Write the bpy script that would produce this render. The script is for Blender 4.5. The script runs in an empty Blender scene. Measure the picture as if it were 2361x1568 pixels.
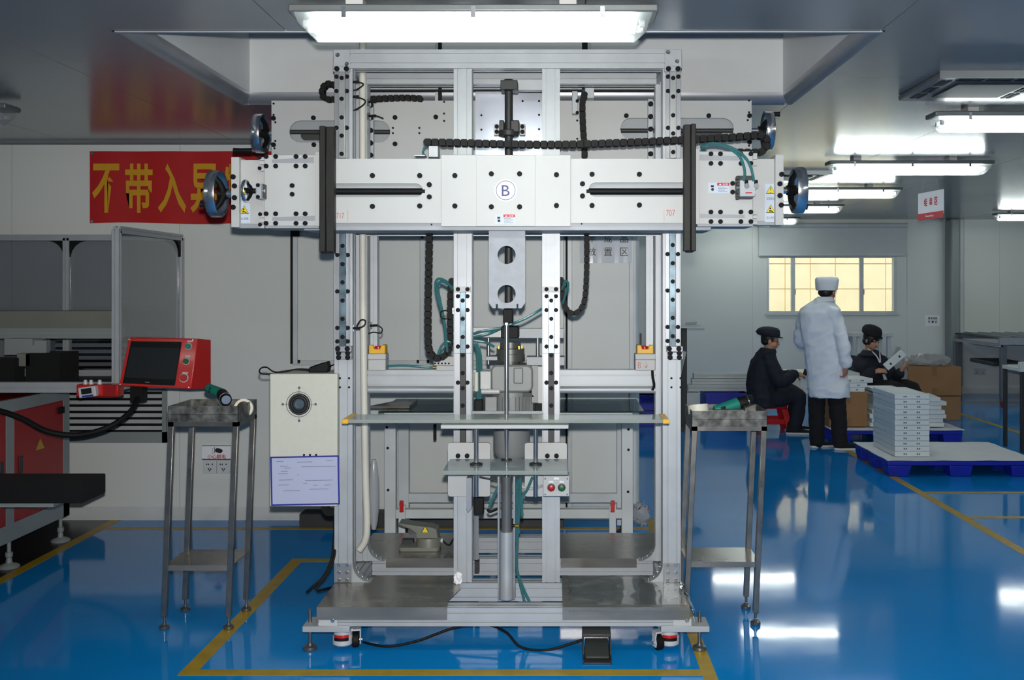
import bpy, bmesh, math, random
from mathutils import Vector, Matrix, Euler, noise
random.seed(7)
SC = bpy.context.scene
COL = SC.collection
# ------------------------------------------------------------------ camera, world, sun, flash, exposure
F, CX, CY, H = 2300.0, 1295.0, 660.0, 1.62      # focal length and optical axis of the photograph (pixels), lens height (m)
cd = bpy.data.cameras.new('camera'); cam = bpy.data.objects.new('camera', cd); COL.objects.link(cam)
cam.location = (0, 0, H); cam.rotation_euler = (math.pi/2, 0, 0)
cd.sensor_fit = 'HORIZONTAL'; cd.sensor_width = 36.0; cd.lens = 36.0*F/2361
cd.shift_x = (1180.5-CX)/2361; cd.shift_y = (CY-784)/2361
cd.clip_start = 0.05; cd.clip_end = 100
SC.camera = cam
W = bpy.data.worlds.new('sky'); SC.world = W; W.use_nodes = True
bg = W.node_tree.nodes['Background']; bg.inputs[0].default_value = (0.62, 0.78, 1, 1); bg.inputs[1].default_value = 1.6
sd = bpy.data.lights.new('sun', 'SUN'); sun = bpy.data.objects.new('sun', sd); COL.objects.link(sun)
sd.energy = 5.2; sd.angle = 0.01; sd.color = (1, 0.94, 0.84); sun.rotation_euler = (math.radians(38), 0, math.radians(-12))
LAMP = 31.0        # radiance of the fluorescent tubes
fd = bpy.data.lights.new('camera_flash', 'SPOT'); flash = bpy.data.objects.new('camera_flash', fd); COL.objects.link(flash)
fd.energy = 680; fd.spot_size = math.radians(96); fd.spot_blend = 0.8; fd.shadow_soft_size = 0.02; fd.color = (1, 0.985, 0.95)
flash.location = (0, 0.02, H+0.09); flash.rotation_euler = (math.pi/2, 0, 0)
vs = SC.view_settings; vs.view_transform = 'Standard'; vs.look = 'None'; vs.exposure = 0.0; vs.gamma = 1; vs.use_curve_mapping = False
SC.cycles.use_denoising = True; SC.cycles.use_light_tree = False; SC.cycles.max_bounces = 6; SC.cycles.diffuse_bounces = 4; SC.cycles.glossy_bounces = 3; SC.cycles.transparent_max_bounces = 16; SC.cycles.use_adaptive_sampling = True; SC.cycles.adaptive_threshold = 0.06; SC.cycles.adaptive_min_samples = 16; SC.cycles.sample_clamp_indirect = 6
SC.cycles.caustics_reflective = False; SC.cycles.caustics_refractive = False

# ------------------------------------------------------------------ helpers
def X(px, D): return (px-CX)*D/F
def Z(py, D): return H-(py-CY)*D/F
def P(px, py, D): return (X(px, D), D, Z(py, D))
def lin(c):
    c = c/255.0
    return c/12.92 if c <= 0.04045 else ((c+0.055)/1.055)**2.4
def rgb(*c): return tuple(lin(v) for v in c)+(1,)
MATS = {}
def mat(name, col, rough=0.5, metal=0.0, var=0.06, scale=6.0, bump=0.0, bscale=60.0, stretch=None, coat=0.0, spec=0.5, rvar=0.0):
    m = bpy.data.materials.new(name); m.use_nodes = True; nt = m.node_tree; b = nt.nodes['Principled BSDF']
    tc = nt.nodes.new('ShaderNodeTexCoord'); mp = nt.nodes.new('ShaderNodeMapping')
    nt.links.new(tc.outputs['Object'], mp.inputs[0])
    if stretch: mp.inputs['Scale'].default_value = stretch
    n = nt.nodes.new('ShaderNodeTexNoise'); n.inputs['Scale'].default_value = scale; n.inputs["Detail"].default_value = 2
    nt.links.new(mp.outputs[0], n.inputs[0])
    r = nt.nodes.new('ShaderNodeValToRGB'); c = rgb(*col)
    r.color_ramp.elements[0].position = 0.3; r.color_ramp.elements[1].position = 0.7
    r.color_ramp.elements[0].color = tuple(max(0, v*(1-var)) for v in c[:3])+(1,)
    r.color_ramp.elements[1].color = tuple(min(1, v*(1+var)) for v in c[:3])+(1,)
    nt.links.new(n.outputs[0], r.inputs[0]); nt.links.new(r.outputs[0], b.inputs['Base Color'])
    b.inputs['Roughness'].default_value = rough; b.inputs['Metallic'].default_value = metal
    b.inputs['Coat Weight'].default_value = coat; b.inputs['Coat Roughness'].default_value = 0.08
    b.inputs['Specular IOR Level'].default_value = spec
    if rvar:
        mr = nt.nodes.new('ShaderNodeMapRange'); mr.inputs['To Min'].default_value = max(0.02, rough-rvar); mr.inputs['To Max'].default_value = rough+rvar
        nt.links.new(n.outputs[0], mr.inputs[0]); nt.links.new(mr.outputs[0], b.inputs['Roughness'])
    if bump:
        n2 = nt.nodes.new('ShaderNodeTexNoise'); n2.inputs['Scale'].default_value = bscale; n2.inputs["Detail"].default_value = 2
        nt.links.new(mp.outputs[0], n2.inputs[0])
        bm_ = nt.nodes.new('ShaderNodeBump'); bm_.inputs['Strength'].default_value = bump; bm_.inputs['Distance'].default_value = 0.01
        nt.links.new(n2.outputs[0], bm_.inputs['Height']); nt.links.new(bm_.outputs[0], b.inputs['Normal'])
    MATS[name] = m; return m
def emis(name, col, s):
    m = bpy.data.materials.new(name); m.use_nodes = True; nt = m.node_tree; nt.nodes.remove(nt.nodes['Principled BSDF'])
    e = nt.nodes.new('ShaderNodeEmission'); e.inputs[0].default_value = rgb(*col); e.inputs[1].default_value = s
    nt.links.new(e.outputs[0], nt.nodes['Material Output'].inputs[0]); MATS[name] = m; return m
def clear(name, tint, gloss=0.02, rough=0.03, milk=0.0, milkcol=(235, 240, 240)):
    m = bpy.data.materials.new(name); m.use_nodes = True; nt = m.node_tree; nt.nodes.remove(nt.nodes['Principled BSDF'])
    t = nt.nodes.new('ShaderNodeBsdfTransparent'); t.inputs[0].default_value = rgb(*tint)
    g = nt.nodes.new('ShaderNodeBsdfGlossy'); g.inputs['Roughness'].default_value = rough
    lw = nt.nodes.new('ShaderNodeLayerWeight'); lw.inputs[0].default_value = 0.5; fr = nt.nodes.new('ShaderNodeMath'); fr.operation = 'POWER'; fr.inputs[1].default_value = 4.0; nt.links.new(lw.outputs['Facing'], fr.inputs[0])
    a = nt.nodes.new('ShaderNodeMath'); a.operation = 'ADD'; a.inputs[1].default_value = gloss+0.03; a.use_clamp = True; nt.links.new(fr.outputs[0], a.inputs[0])
    mx = nt.nodes.new('ShaderNodeMixShader'); nt.links.new(a.outputs[0], mx.inputs[0]); nt.links.new(t.outputs[0], mx.inputs[1]); nt.links.new(g.outputs[0], mx.inputs[2])
    out = mx
    if milk:
        d = nt.nodes.new('ShaderNodeBsdfDiffuse'); d.inputs[0].default_value = rgb(*milkcol)
        tl = nt.nodes.new('ShaderNodeBsdfTranslucent'); tl.inputs[0].default_value = rgb(*milkcol)
        m1 = nt.nodes.new('ShaderNodeMixShader'); m1.inputs[0].default_value = 0.5
        nt.links.new(d.outputs[0], m1.inputs[1]); nt.links.new(tl.outputs[0], m1.inputs[2])
        m2 = nt.nodes.new('ShaderNodeMixShader'); m2.inputs[0].default_value = milk
        nt.links.new(mx.outputs[0], m2.inputs[1]); nt.links.new(m1.outputs[0], m2.inputs[2]); out = m2
    nt.links.new(out.outputs[0], nt.nodes['Material Output'].inputs[0]); MATS[name] = m; return m

def smooth_path(pts, k=6):
    pts = [Vector(p) for p in pts]; out = []
    for i in range(len(pts)-1):
        p0 = pts[max(i-1, 0)]; p1 = pts[i]; p2 = pts[i+1]; p3 = pts[min(i+2, len(pts)-1)]
        for j in range(k):
            t = j/k
            out.append(0.5*((2*p1)+(p2-p0)*t+(2*p0-5*p1+4*p2-p3)*t*t+(3*p1-p0-3*p2+p3)*t**3))
    out.append(pts[-1]); return out

class MB:
    def __init__(s): s.v = []; s.f = []
    def add(s, vs_, fs):
        o = len(s.v); s.v += [tuple(v) for v in vs_]; s.f += [tuple(i+o for i in f) for f in fs]; return s
    def box(s, x0, x1, y0, y1, z0, z1, rot=None):
        vs_ = [Vector((x, y, z)) for z in (z0, z1) for y in (y0, y1) for x in (x0, x1)]
        if rot is not None:
            c = Vector(((x0+x1)/2, (y0+y1)/2, (z0+z1)/2)); R = Euler(rot).to_matrix(); vs_ = [R@(v-c)+c for v in vs_]
        return s.add(vs_, [(0, 2, 3, 1), (4, 5, 7, 6), (0, 1, 5, 4), (2, 6, 7, 3), (0, 4, 6, 2), (1, 3, 7, 5)])
    def loft(s, rings, cap=True):
        n = len(rings[0]); vs_ = [p for r in rings for p in r]; fs = []
        for i in range(len(rings)-1):
            for j in range(n):
                a = i*n+j; b = i*n+(j+1) % n; fs.append((a, b, b+n, a+n))
        if cap: fs += [tuple(range(n-1, -1, -1)), tuple((len(rings)-1)*n+j for j in range(n))]
        return s.add(vs_, fs)
    def tube(s, pts, r, n=10, cap=True, flat=None):
        pts = [Vector(p) for p in pts]; rings = []; up = None
        for i, p in enumerate(pts):
            t = (pts[min(i+1, len(pts)-1)]-pts[max(i-1, 0)]).normalized()
            if up is None:
                a = Vector((0, 0, 1)) if abs(t.z) < 0.9 else Vector((1, 0, 0)); up = (a-t*a.dot(t)).normalized()
            else: up = (up-t*up.dot(t)).normalized()
            sd_ = t.cross(up); rr = r[i] if isinstance(r, (list, tuple)) else r
            fl = flat or 1.0
            rings.append([p+up*rr*math.cos(2*math.pi*k/n)+sd_*rr*fl*math.sin(2*math.pi*k/n) for k in range(n)])
        return s.loft(rings, cap)
    def cyl(s, p0, p1, r0, r1=None, n=20): return s.tube([p0, p1], [r0, r0 if r1 is None else r1], n)
    def lathe(s, prof, c, axis='Z', n=24, cap=False):
        rings = []; c = Vector(c)
        for (r, h) in prof:
            ring = []
            for k in range(n):
                a = 2*math.pi*k/n; u, w = r*math.cos(a), r*math.sin(a)
                ring.append(c+Vector({'Z': (u, w, h), 'X': (h, u, w), 'Y': (u, h, w)}[axis]))
            rings.append(ring)
        return s.loft(rings, cap)
    def ellipsoid(s, c, rx, ry, rz, n=14, M=None):
        c = Vector(c); rings = []
        for i in range(1, n//2+1):
            th = math.pi*i/(n//2+1); z = math.cos(th); q = math.sin(th)
            ring = [Vector((rx*q*math.cos(2*math.pi*k/n), ry*q*math.sin(2*math.pi*k/n), rz*z)) for k in range(n)]
            rings.append([c+(M@v if M else v) for v in ring])
        return s.loft(rings, True)
    def prism(s, poly, a0, a1, plane='XZ'):
        def m(u, v, a): return {'XZ': (u, a, v), 'XY': (u, v, a), 'YZ': (a, u, v)}[plane]
        return s.loft([[m(u, v, a0) for u, v in poly], [m(u, v, a1) for u, v in poly]], True)
    def obj(s, name, m, parent=None, smooth=True, bevel=0.0, fix=True, **kw):
        me = bpy.data.meshes.new(name); me.from_pydata(s.v, [], s.f)
        if fix:
            bm = bmesh.new(); bm.from_mesh(me); bmesh.ops.recalc_face_normals(bm, faces=bm.faces[:]); bm.to_mesh(me); bm.free()
        return link(name, me, m, parent, smooth, bevel, **kw)
def link(name, me, m, parent=None, smooth=True, bevel=0.0, **kw):
    if m is not None and not me.materials: me.materials.append(MATS[m] if isinstance(m, str) else m)
    if smooth:
        me.polygons.foreach_set('use_smooth', [True]*len(me.polygons)); me.set_sharp_from_angle(angle=math.radians(38))
    o = bpy.data.objects.new(name, me); COL.objects.link(o)
    if bevel:
        md = o.modifiers.new('bevel', 'BEVEL'); md.width = bevel; md.segments = 2; md.limit_method = 'ANGLE'; md.angle_limit = math.radians(50)
    put(o, parent); tag(o, **kw); return o
def put(o, parent):
    if parent is not None:
        o.parent = parent; o.matrix_parent_inverse = wm(parent).inverted()
def wm(o):
    M = o.matrix_basis.copy()
    if o.parent: M = wm(o.parent)@o.matrix_parent_inverse@M
    return M
def tag(o, label=None, cat=None, group=None, kind=None):
    for k, v in (('label', label), ('category', cat), ('group', group), ('kind', kind)):
        if v: o[k] = v
def thing(name, loc, label, cat, group=None):
    o = bpy.data.objects.new(name, None); COL.objects.link(o); o.location = loc; o.empty_display_size = 0.1
    tag(o, label, cat, group); return o
def inst(name, me, parent, loc, rot=(0, 0, 0), sc=1.0):
    o = bpy.data.objects.new(name, me); COL.objects.link(o); o.location = loc; o.rotation_euler = rot
    o.scale = (sc, sc, sc) if not isinstance(sc, tuple) else sc
    put(o, parent); return o
def copy_tree(root, loc, rotz=None, **kw):
    r = root.copy(); COL.objects.link(r); r.location = loc
    if rotz is not None: r.rotation_euler = (0, 0, rotz)
    tag(r, **kw)
    for ch in root.children:
        c = ch.copy(); COL.objects.link(c); c.parent = r; c.matrix_parent_inverse = ch.matrix_parent_inverse.copy()
        for g in ch.children:
            d = g.copy(); COL.objects.link(d); d.parent = c; d.matrix_parent_inverse = g.matrix_parent_inverse.copy()
    return r
def profile_poly(w, h, nx=1, ny=1, sw=0.008, sdp=0.010):
    """Section of a slotted aluminium bar, centred; nx slots on the long sides, ny on the short ones."""
    def side(n, L, H2): # bottom side from -L/2 to L/2 at v=-H2
        pts = [(-L/2, -H2)]
        for i in range(n):
            u = -L/2+L*(i+0.5)/n; pts += [(u-sw/2, -H2), (u-sw/2, -H2+sdp), (u+sw/2, -H2+sdp), (u+sw/2, -H2)]
        return pts
    out = list(side(nx, w, h/2))
    out += [(-v, u) for u, v in side(ny, h, w/2)]
    out += [(-u, -v) for u, v in side(nx, w, h/2)]
    out += [(v, -u) for u, v in side(ny, h, w/2)]
    return out
def pbar(mb, axis, a0, a1, c, w, h, nx=1, ny=1, sw=0.008, sdp=0.010):
    """slotted bar along an axis from a0 to a1; c = the two other coordinates in xyz order; w,h along them"""
    poly = profile_poly(w, h, nx, ny, sw, sdp)
    if axis == 'X': mp = lambda u, v, a: (a, c[0]+u, c[1]+v)
    elif axis == 'Y': mp = lambda u, v, a: (c[0]+u, a, c[1]+v)
    else: mp = lambda u, v, a: (c[0]+u, c[1]+v, a)
    mb.loft([[mp(u, v, a0) for u, v in poly], [mp(u, v, a1) for u, v in poly]], True); return mb
def stadium(x0, x1, z0, z1, left=True, right=True, n=8):
    r = (z1-z0)/2; zc = (z0+z1)/2; pts = []
    if right: pts += [(x1-r+r*math.cos(a), zc+r*math.sin(a)) for a in [(-90+180*i/n)*math.pi/180 for i in range(n+1)]]
    else: pts += [(x1, z0), (x1, z1)]
    if left: pts += [(x0+r+r*math.cos(a), zc+r*math.sin(a)) for a in [(90+180*i/n)*math.pi/180 for i in range(n+1)]]
    else: pts += [(x0, z1), (x0, z0)]
    return pts
def rrect(x0, x1, z0, z1, r, n=4):
    pts = []
    for cx, cz, a0 in ((x1-r, z0+r, -90), (x1-r, z1-r, 0), (x0+r, z1-r, 90), (x0+r, z0+r, 180)):
        pts += [(cx+r*math.cos(math.radians(a0+90*i/n)), cz+r*math.sin(math.radians(a0+90*i/n))) for i in range(n+1)]
    return pts
def circ(cx, cz, r, n=24): return [(cx+r*math.cos(2*math.pi*k/n), cz+r*math.sin(2*math.pi*k/n)) for k in range(n)]
def plate(name, outer, holes, y0, y1, m, parent=None, bevel=0.0, **kw):
    """flat plate in the XZ plane between depths y0 and y1 with real holes"""
    cu = bpy.data.curves.new(name, 'CURVE'); cu.dimensions = '2D'; cu.fill_mode = 'BOTH'; cu.extrude = abs(y1-y0)/2
    for poly in [outer]+list(holes):
        sp = cu.splines.new('POLY'); sp.points.add(len(poly)-1)
        for q, (u, v) in zip(sp.points, poly): q.co = (u, v, 0, 1)
        sp.use_cyclic_u = True
    return curve_obj(name, cu, (y0+y1)/2, m, parent, bevel=bevel, **kw)
def curve_obj(name, cu, y, m, parent, bevel=0.0, fit=None, rot=0.0, **kw):
    t = bpy.data.objects.new('tmp', cu); COL.objects.link(t)
    dg = bpy.context.evaluated_depsgraph_get(); me = bpy.data.meshes.new_from_object(t.evaluated_get(dg))
    bpy.data.objects.remove(t); bpy.data.curves.remove(cu); me.name = name
    co = [v.co.copy() for v in me.vertices]
    if fit and co:
        x0 = min(c.x for c in co); x1 = max(c.x for c in co); z0 = min(c.y for c in co); z1 = max(c.y for c in co)
        sx = (fit[1]-fit[0])/max(x1-x0, 1e-6); sz = (fit[3]-fit[2])/max(z1-z0, 1e-6)
        for c in co: c.x = fit[0]+(c.x-x0)*sx; c.y = fit[2]+(c.y-z0)*sz
        if rot:
            cx, cz = (fit[0]+fit[1])/2, (fit[2]+fit[3])/2
            for c in co:
                u, w = c.x-cx, c.y-cz; c.x = cx+u*math.cos(rot)-w*math.sin(rot); c.y = cz+u*math.sin(rot)+w*math.cos(rot)
    for v, c in zip(me.vertices, co): v.co = (c.x, y-c.z, c.y)
    me.materials.clear()
    return link(name, me, m, parent, False, bevel, **kw)
def text(name, body, fit, y, m, parent, bold=0.0, rot=0.0, thick=0.0004, **kw):
    cu = bpy.data.curves.new(name, 'FONT'); cu.body = body; cu.size = 1.0; cu.extrude = thick/1.0; cu.offset = bold
    cu.resolution_u = 3
    return curve_obj(name, cu, y, m, parent, fit=fit, rot=rot, **kw)
def remesh(o, vox, sm=2):
    a = o.modifiers.new('r', 'REMESH'); a.mode = 'VOXEL'; a.voxel_size = vox; a.use_smooth_shade = True
    if sm:
        b = o.modifiers.new('s', 'SMOOTH'); b.factor = 0.5; b.iterations = sm
    dg = bpy.context.evaluated_depsgraph_get(); me = bpy.data.meshes.new_from_object(o.evaluated_get(dg))
    old = o.data; mt = old.materials[0]; o.modifiers.clear(); o.data = me; me.materials.clear(); me.materials.append(mt)
    me.name = old.name; bpy.data.meshes.remove(old)
    me.polygons.foreach_set('use_smooth', [True]*len(me.polygons)); return o

def folds(o, amp=0.008, f=(7, 7, 16), seed=0):
    """cloth creases: push the surface in and out along its normals"""
    me = o.data; ns = [v.normal.copy() for v in me.vertices]
    for v, n in zip(me.vertices, ns):
        p = Vector((v.co.x*f[0]+v.co.z*3+seed, v.co.y*f[1], v.co.z*f[2]-v.co.x*5))
        k = noise.noise(p); k2 = noise.noise(p*2.3)
        v.co += n*amp*(abs(k)*-2.2+0.7+0.35*k2)
    me.update(); return o

# ------------------------------------------------------------------ materials
mat('wall_panel', (216, 219, 215), 0.42, var=0.02, scale=1.2)
mat('coffer_panel', (205, 207, 207), 0.45, var=0.02)
mat('ceiling_steel', (142, 149, 153), 0.21, 0.38, var=0.02, scale=1.0, bump=0.012, bscale=9, rvar=0.03)
mat('seam_dark', (60, 64, 66), 0.6)
mat('trim_white', (200, 205, 206), 0.35)
mat('floor_blue', (14, 137, 214), 0.07, var=0.08, scale=0.8, bump=0.09, bscale=2.2, spec=0.32, rvar=0.03)
mat('floor_grey_shadowed', (44, 40, 40), 0.25, var=0.1)  # grey floor with machine shadow mixed into the colour
mat('tape_yellow', (172, 140, 30), 0.4, var=0.12, scale=12)
mat('aluminium', (172, 176, 180), 0.46, 0.3, var=0.05, scale=10, rvar=0.06)
mat('aluminium_dark', (150, 153, 158), 0.38, 0.6, var=0.05)
mat('white_plate', (184, 185, 184), 0.45, 0.05, var=0.02, scale=5)
mat('grey_plate', (150, 154, 158), 0.5, 0.2, var=0.04)
mat('cream_paint', (198, 197, 183), 0.5, var=0.02, scale=40, bump=0.02, bscale=300)
mat('steel_sheet', (142, 138, 131), 0.24, 0.55, var=0.16, scale=3.5, stretch=(1, 4, 4), rvar=0.12)
mat('steel_worn', (98, 98, 95), 0.4, 0.35, var=0.62, scale=28, rvar=0.12)
mat('steel_tube', (140, 137, 131), 0.3, 0.85, var=0.10, scale=14, rvar=0.08)
mat('chrome', (210, 212, 215), 0.2, 0.95, var=0.03)
mat('polished', (205, 210, 222), 0.26, 0.7, var=0.12, scale=5, bump=0.05, bscale=6)
mat('milled', (146, 149, 156), 0.55, 0.25, var=0.22, scale=12, rvar=0.12)
mat('rail_oiled', (104, 122, 132), 0.3, 0.6, var=0.40, scale=14, rvar=0.08)
mat('rail_steel', (165, 168, 168), 0.34, 0.5, var=0.10, scale=14)
mat('bolt_black', (11, 11, 22), 0.6, spec=0.2)
mat('black_plastic', (11, 11, 12), 0.6, var=0.15, spec=0.25)
mat('black_rubber', (12, 12, 12), 0.65, var=0.15, spec=0.25)
mat('dark_bar', (27, 27, 25), 0.5, 0.05, var=0.3, scale=14, stretch=(3, 3, 0.5), spec=0.3)
mat('dark_grey', (48, 49, 50), 0.5, 0.1)
mat('cast_grey', (140, 143, 142), 0.5, 0.15, var=0.04)
mat('flange_grey', (98, 100, 96), 0.4, 0.5)
mat('brass', (186, 150, 70), 0.3, 0.9)
mat('pvc', (206, 203, 192), 0.45, var=0.03)
clear('hose_teal', (120, 200, 205), 0.06, 0.1, 0.5, (112, 182, 186))
clear('acrylic', (236, 242, 240), 0.05, 0.03, 0.5, (232, 235, 226))
clear('glass_clear', (222, 232, 230), 0.02, 0.02)
clear('tinted', (226, 227, 230), 0.03, 0.05)
clear('film', (252, 253, 254), 0.03, 0.06, 0.03)
clear('lamp_cover', (246, 250, 250), 0.02, 0.1, 0.10)
clear('window_glass', (240, 245, 242), 0.0, 0.01)
mat('yellow_plastic', (226, 172, 30), 0.4)
mat('grey_plastic', (186, 186, 184), 0.5, var=0.02)
mat('red_paint', (190, 22, 18), 0.35, var=0.05, coat=0.2)
mat('red_door', (150, 18, 20), 0.42, var=0.06)
mat('red_plastic', (190, 20, 22), 0.3, var=0.05)
mat('red_button', (176, 16, 20), 0.35)
mat('green_button', (22, 96, 48), 0.4)
mat('banner_red', (178, 20, 24), 0.7, var=0.05, bump=0.05, bscale=4)
mat('banner_yellow', (206, 150, 20), 0.7)
mat('frame_grey_green', (136, 143, 142), 0.45, var=0.03)
mat('screen_dark', (30, 33, 36), 0.35, var=0.02, spec=0.2)
mat('screen_bezel', (10, 10, 11), 0.35, spec=0.2)
mat('foam_black', (9, 9, 10), 0.95, var=0.2, scale=60, bump=0.1, bscale=200)
mat('teal_plastic', (22, 122, 108), 0.4, var=0.06)
mat('paper_white', (236, 238, 242), 0.8, var=0.02)
mat('paper_blue', (176, 180, 204), 0.35, var=0.02)
mat('ink_blue', (34, 40, 140), 0.4)
mat('ink_navy', (40, 46, 110), 0.5)
mat('ink_black', (20, 22, 26), 0.6)
mat('ink_grey', (110, 114, 126), 0.6)
mat('ink_red', (190, 30, 40), 0.5)
mat('sticker_yellow', (232, 206, 20), 0.45)
mat('sticker_pale', (196, 206, 220), 0.5)
mat('tape_cream', (222, 220, 206), 0.5, var=0.03)
mat('machine_grey_green', (120, 122, 112), 0.45, 0.1, var=0.05)
mat('caster_white', (196, 196, 196), 0.4, 0.1)
mat('cardboard', (150, 112, 74), 0.8, var=0.06, scale=5)
mat('cardboard_tape', (134, 100, 66), 0.4)
mat('pallet_blue', (28, 42, 170), 0.45, var=0.05)
mat('box_white', (214, 222, 224), 0.5, var=0.02)
mat('sheet_white', (220, 222, 224), 0.6, var=0.03)
clear('bag_plastic', (225, 228, 230), 0.06, 0.15, 0.55, (225, 226, 228))
mat('skin', (190, 140, 112), 0.5, var=0.05)
mat('skin_shade', (176, 120, 98), 0.5, var=0.05)
mat('hair', (22, 20, 20), 0.5, var=0.2, scale=40)
mat('navy_cloth', (26, 30, 44), 0.85, var=0.15, scale=20, bump=0.25, bscale=16)
mat('black_cloth', (18, 18, 22), 0.9, var=0.15, bump=0.2, bscale=16)
mat('coat_cloth', (228, 234, 244), 0.8, var=0.03, bump=0.5, bscale=9, stretch=(1, 1, 1.6))
mat('cap_cloth', (232, 234, 240), 0.85, var=0.03, bump=0.4, bscale=22)
mat('shirt_white', (214, 218, 228), 0.8)
mat('sole_white', (214, 212, 206), 0.6)
mat('lip', (150, 84, 78), 0.5)
mat('eye_dark', (24, 18, 16), 0.3)
mat('outside_tile', (234, 216, 180), 0.7, var=0.05, scale=3)
mat('outside_joint', (196, 160, 100), 0.8)
mat('blind_cloth', (196, 200, 200), 0.7, var=0.02)
mat('sleeve_steel', (120, 121, 122), 0.3, 0.45)
mat('leg_grey', (108, 112, 116), 0.45, 0.2)
mat('pedal_green', (52, 56, 54), 0.5, 0.1)
mat('ac_metal', (120, 122, 124), 0.35, 0.5)
mat('lamp_housing', (112, 116, 116), 0.4, 0.4)
emis('tube_light', (248, 255, 251), LAMP)
def fixed_floor():
    return MATS['floor_blue']
BOLT = MB().lathe([(0.0, 0.0), (1.0, 0.0), (1.0, -0.55), (0.9, -0.65), (0.55, -0.65), (0.5, -0.3), (0.0, -0.3)], (0, 0, 0), 'Y', 12)
_b = BOLT.obj('bolt', 'bolt_black'); BOLT_ME = _b.data; bpy.data.objects.remove(_b)
_b = BOLT.obj('bolt', 'chrome'); SCREW_ME = _b.data; bpy.data.objects.remove(_b)
def bolts(parent, D, pts, rpx=6.0, me=None, name='bolt'):
    for px, py in pts: inst(name, me or BOLT_ME, parent, P(px, py, D), (0, 0, 0), rpx*D/F)
# ------------------------------------------------------------------ the room
CEIL = 2.63; WN = 6.96; WF = 15.1; XL, XR, YB = -5.0, 9.5, -3.0; XC = 0.545
CO = (-1.72, 1.22, 3.96, 5.50)     # the raised coffer: x0, x1, near, far
def struct(name, mb, m, **kw):
    k = dict(kind='structure'); k.update(kw); return mb.obj(name, m, None, **k)
floor = struct('floor', MB().box(XL, XR, YB, WF+0.1, -0.1, 0.0), 'floor_blue', label='glossy blue epoxy floor with yellow lane markings')
def line(x0, x1, y0, y1, z=0.0012, m='tape_yellow', name='yellow_line'):
    MB().box(x0, x1, y0, y1, 0.0, z).obj(name, m, floor, smooth=False)
line(-1.60, -1.53, 4.15, 5.93); line(-1.53, 0.585, 4.15, 4.215); line(-1.53, -1.02, 5.86, 5.93); line(0.585, 0.645, 1.6, 6.95)
line(-3.05, 0.585, 6.64, 6.70); line(-3.12, -3.05, 2.5, 6.93); line(2.78, 2.85, 2.5, 10.2)
line(2.85, 9.4, 7.80, 7.86); line(2.85, 9.4, 6.96, 7.02); line(5.03, 5.10, 10.0, 13.9); line(5.10, 9.4, 13.87, 13.93)
line(XL, -3.12, 2.5, 6.93, 0.0008, 'floor_grey_shadowed', 'shadowed_grey_floor')  # grey floor zone, darkened to include the shadow of the left machine
# ceiling: backing slab and steel panels with open joints, cut around the coffer
cb = MB()
for (x0, x1, y0, y1) in ((XL-.2, CO[0]-.08, YB-.2, WF+.2), (CO[1]+.08, XR+.2, YB-.2, WF+.2), (CO[0]-.08, CO[1]+.08, YB-.2, CO[2]-.03), (CO[0]-.08, CO[1]+.08, CO[3]+.08, WF+.2)):
    cb.box(x0, x1, y0, y1, CEIL+0.012, CEIL+0.06)
ceiling = struct('ceiling', cb, 'seam_dark', label='grey glossy steel panel ceiling', smooth=False)
xs = [XL, -4.62, -3.44, -2.27, -1.09, 0.085, 1.26, 2.43, 3.61, 4.78, 5.96, 7.13, 8.31, XR]; ys = [YB, -1.33, 2.80, 6.93, 11.06, WF]
R = 0.06; hx0, hx1, hy0, hy1 = CO[0]-R, CO[1]+R, CO[2], CO[3]+R
for i in range(len(xs)-1):
    for j in range(len(ys)-1):
        r = [(xs[i]+.002, xs[i+1]-.002, ys[j]+.002, ys[j+1]-.002)]; a = r[0]
        if a[0] < hx1 and a[1] > hx0 and a[2] < hy1 and a[3] > hy0:
            r = [(a[0], a[1], a[2], hy0), (a[0], a[1], hy1, a[3]), (a[0], hx0, hy0, hy1), (hx1, a[1], hy0, hy1)]
        for q in r:
            if q[1]-q[0] > 0.01 and q[3]-q[2] > 0.01:
                MB().box(q[0], q[1], q[2], q[3], CEIL, CEIL+0.012).obj('ceiling_panel', 'ceiling_steel', ceiling, smooth=False)
# coffer: four walls, lid and rounded lower edges
cw = MB(); zt = 3.45
cw.box(CO[0]-.06, CO[0], CO[2], CO[3], CEIL+R, zt); cw.box(CO[1], CO[1]+.06, CO[2], CO[3], CEIL+R, zt)
cw.box(CO[0]-.06, CO[1]+.06, CO[3], CO[3]+.06, CEIL+R, zt); cw.box(CO[0]-.06, CO[1]+.06, CO[2]-.02, CO[2], CEIL, zt); cw.box(CO[0]-.06, CO[1]+.06, CO[2]-.02, CO[3]+.06, zt, zt+.05)
cw.obj('coffer_wall', 'coffer_panel', ceiling, smooth=False)
def quarter(cx, cz, sgn, n=8): return [(cx, cz)]+[(cx+sgn*R*math.cos(math.radians(a)), cz+R*math.sin(math.radians(a))) for a in [180+90*k/n for k in range(n+1)]]
t = MB()   # bullnose along the left, right and far edges
def nose(c, s): return [(c+s*R*math.cos(math.radians(a)), CEIL+R-R*math.sin(math.radians(a))) for a in [90*k/8 for k in range(9)]]+[(c, CEIL+R)]
t.prism([(CO[0]-R+R*math.cos(math.radians(a)), CEIL+R-R*math.sin(math.radians(a))) for a in [90*k/8 for k in range(9)]]+[(CO[0]-R, CEIL+R)], CO[2], CO[3]+R, 'XZ')
t.prism([(CO[1]+R-R*math.cos(math.radians(a)), CEIL+R-R*math.sin(math.radians(a))) for a in [90*k/8 for k in range(9)]]+[(CO[1]+R, CEIL+R)], CO[2], CO[3]+R, 'XZ')
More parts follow.
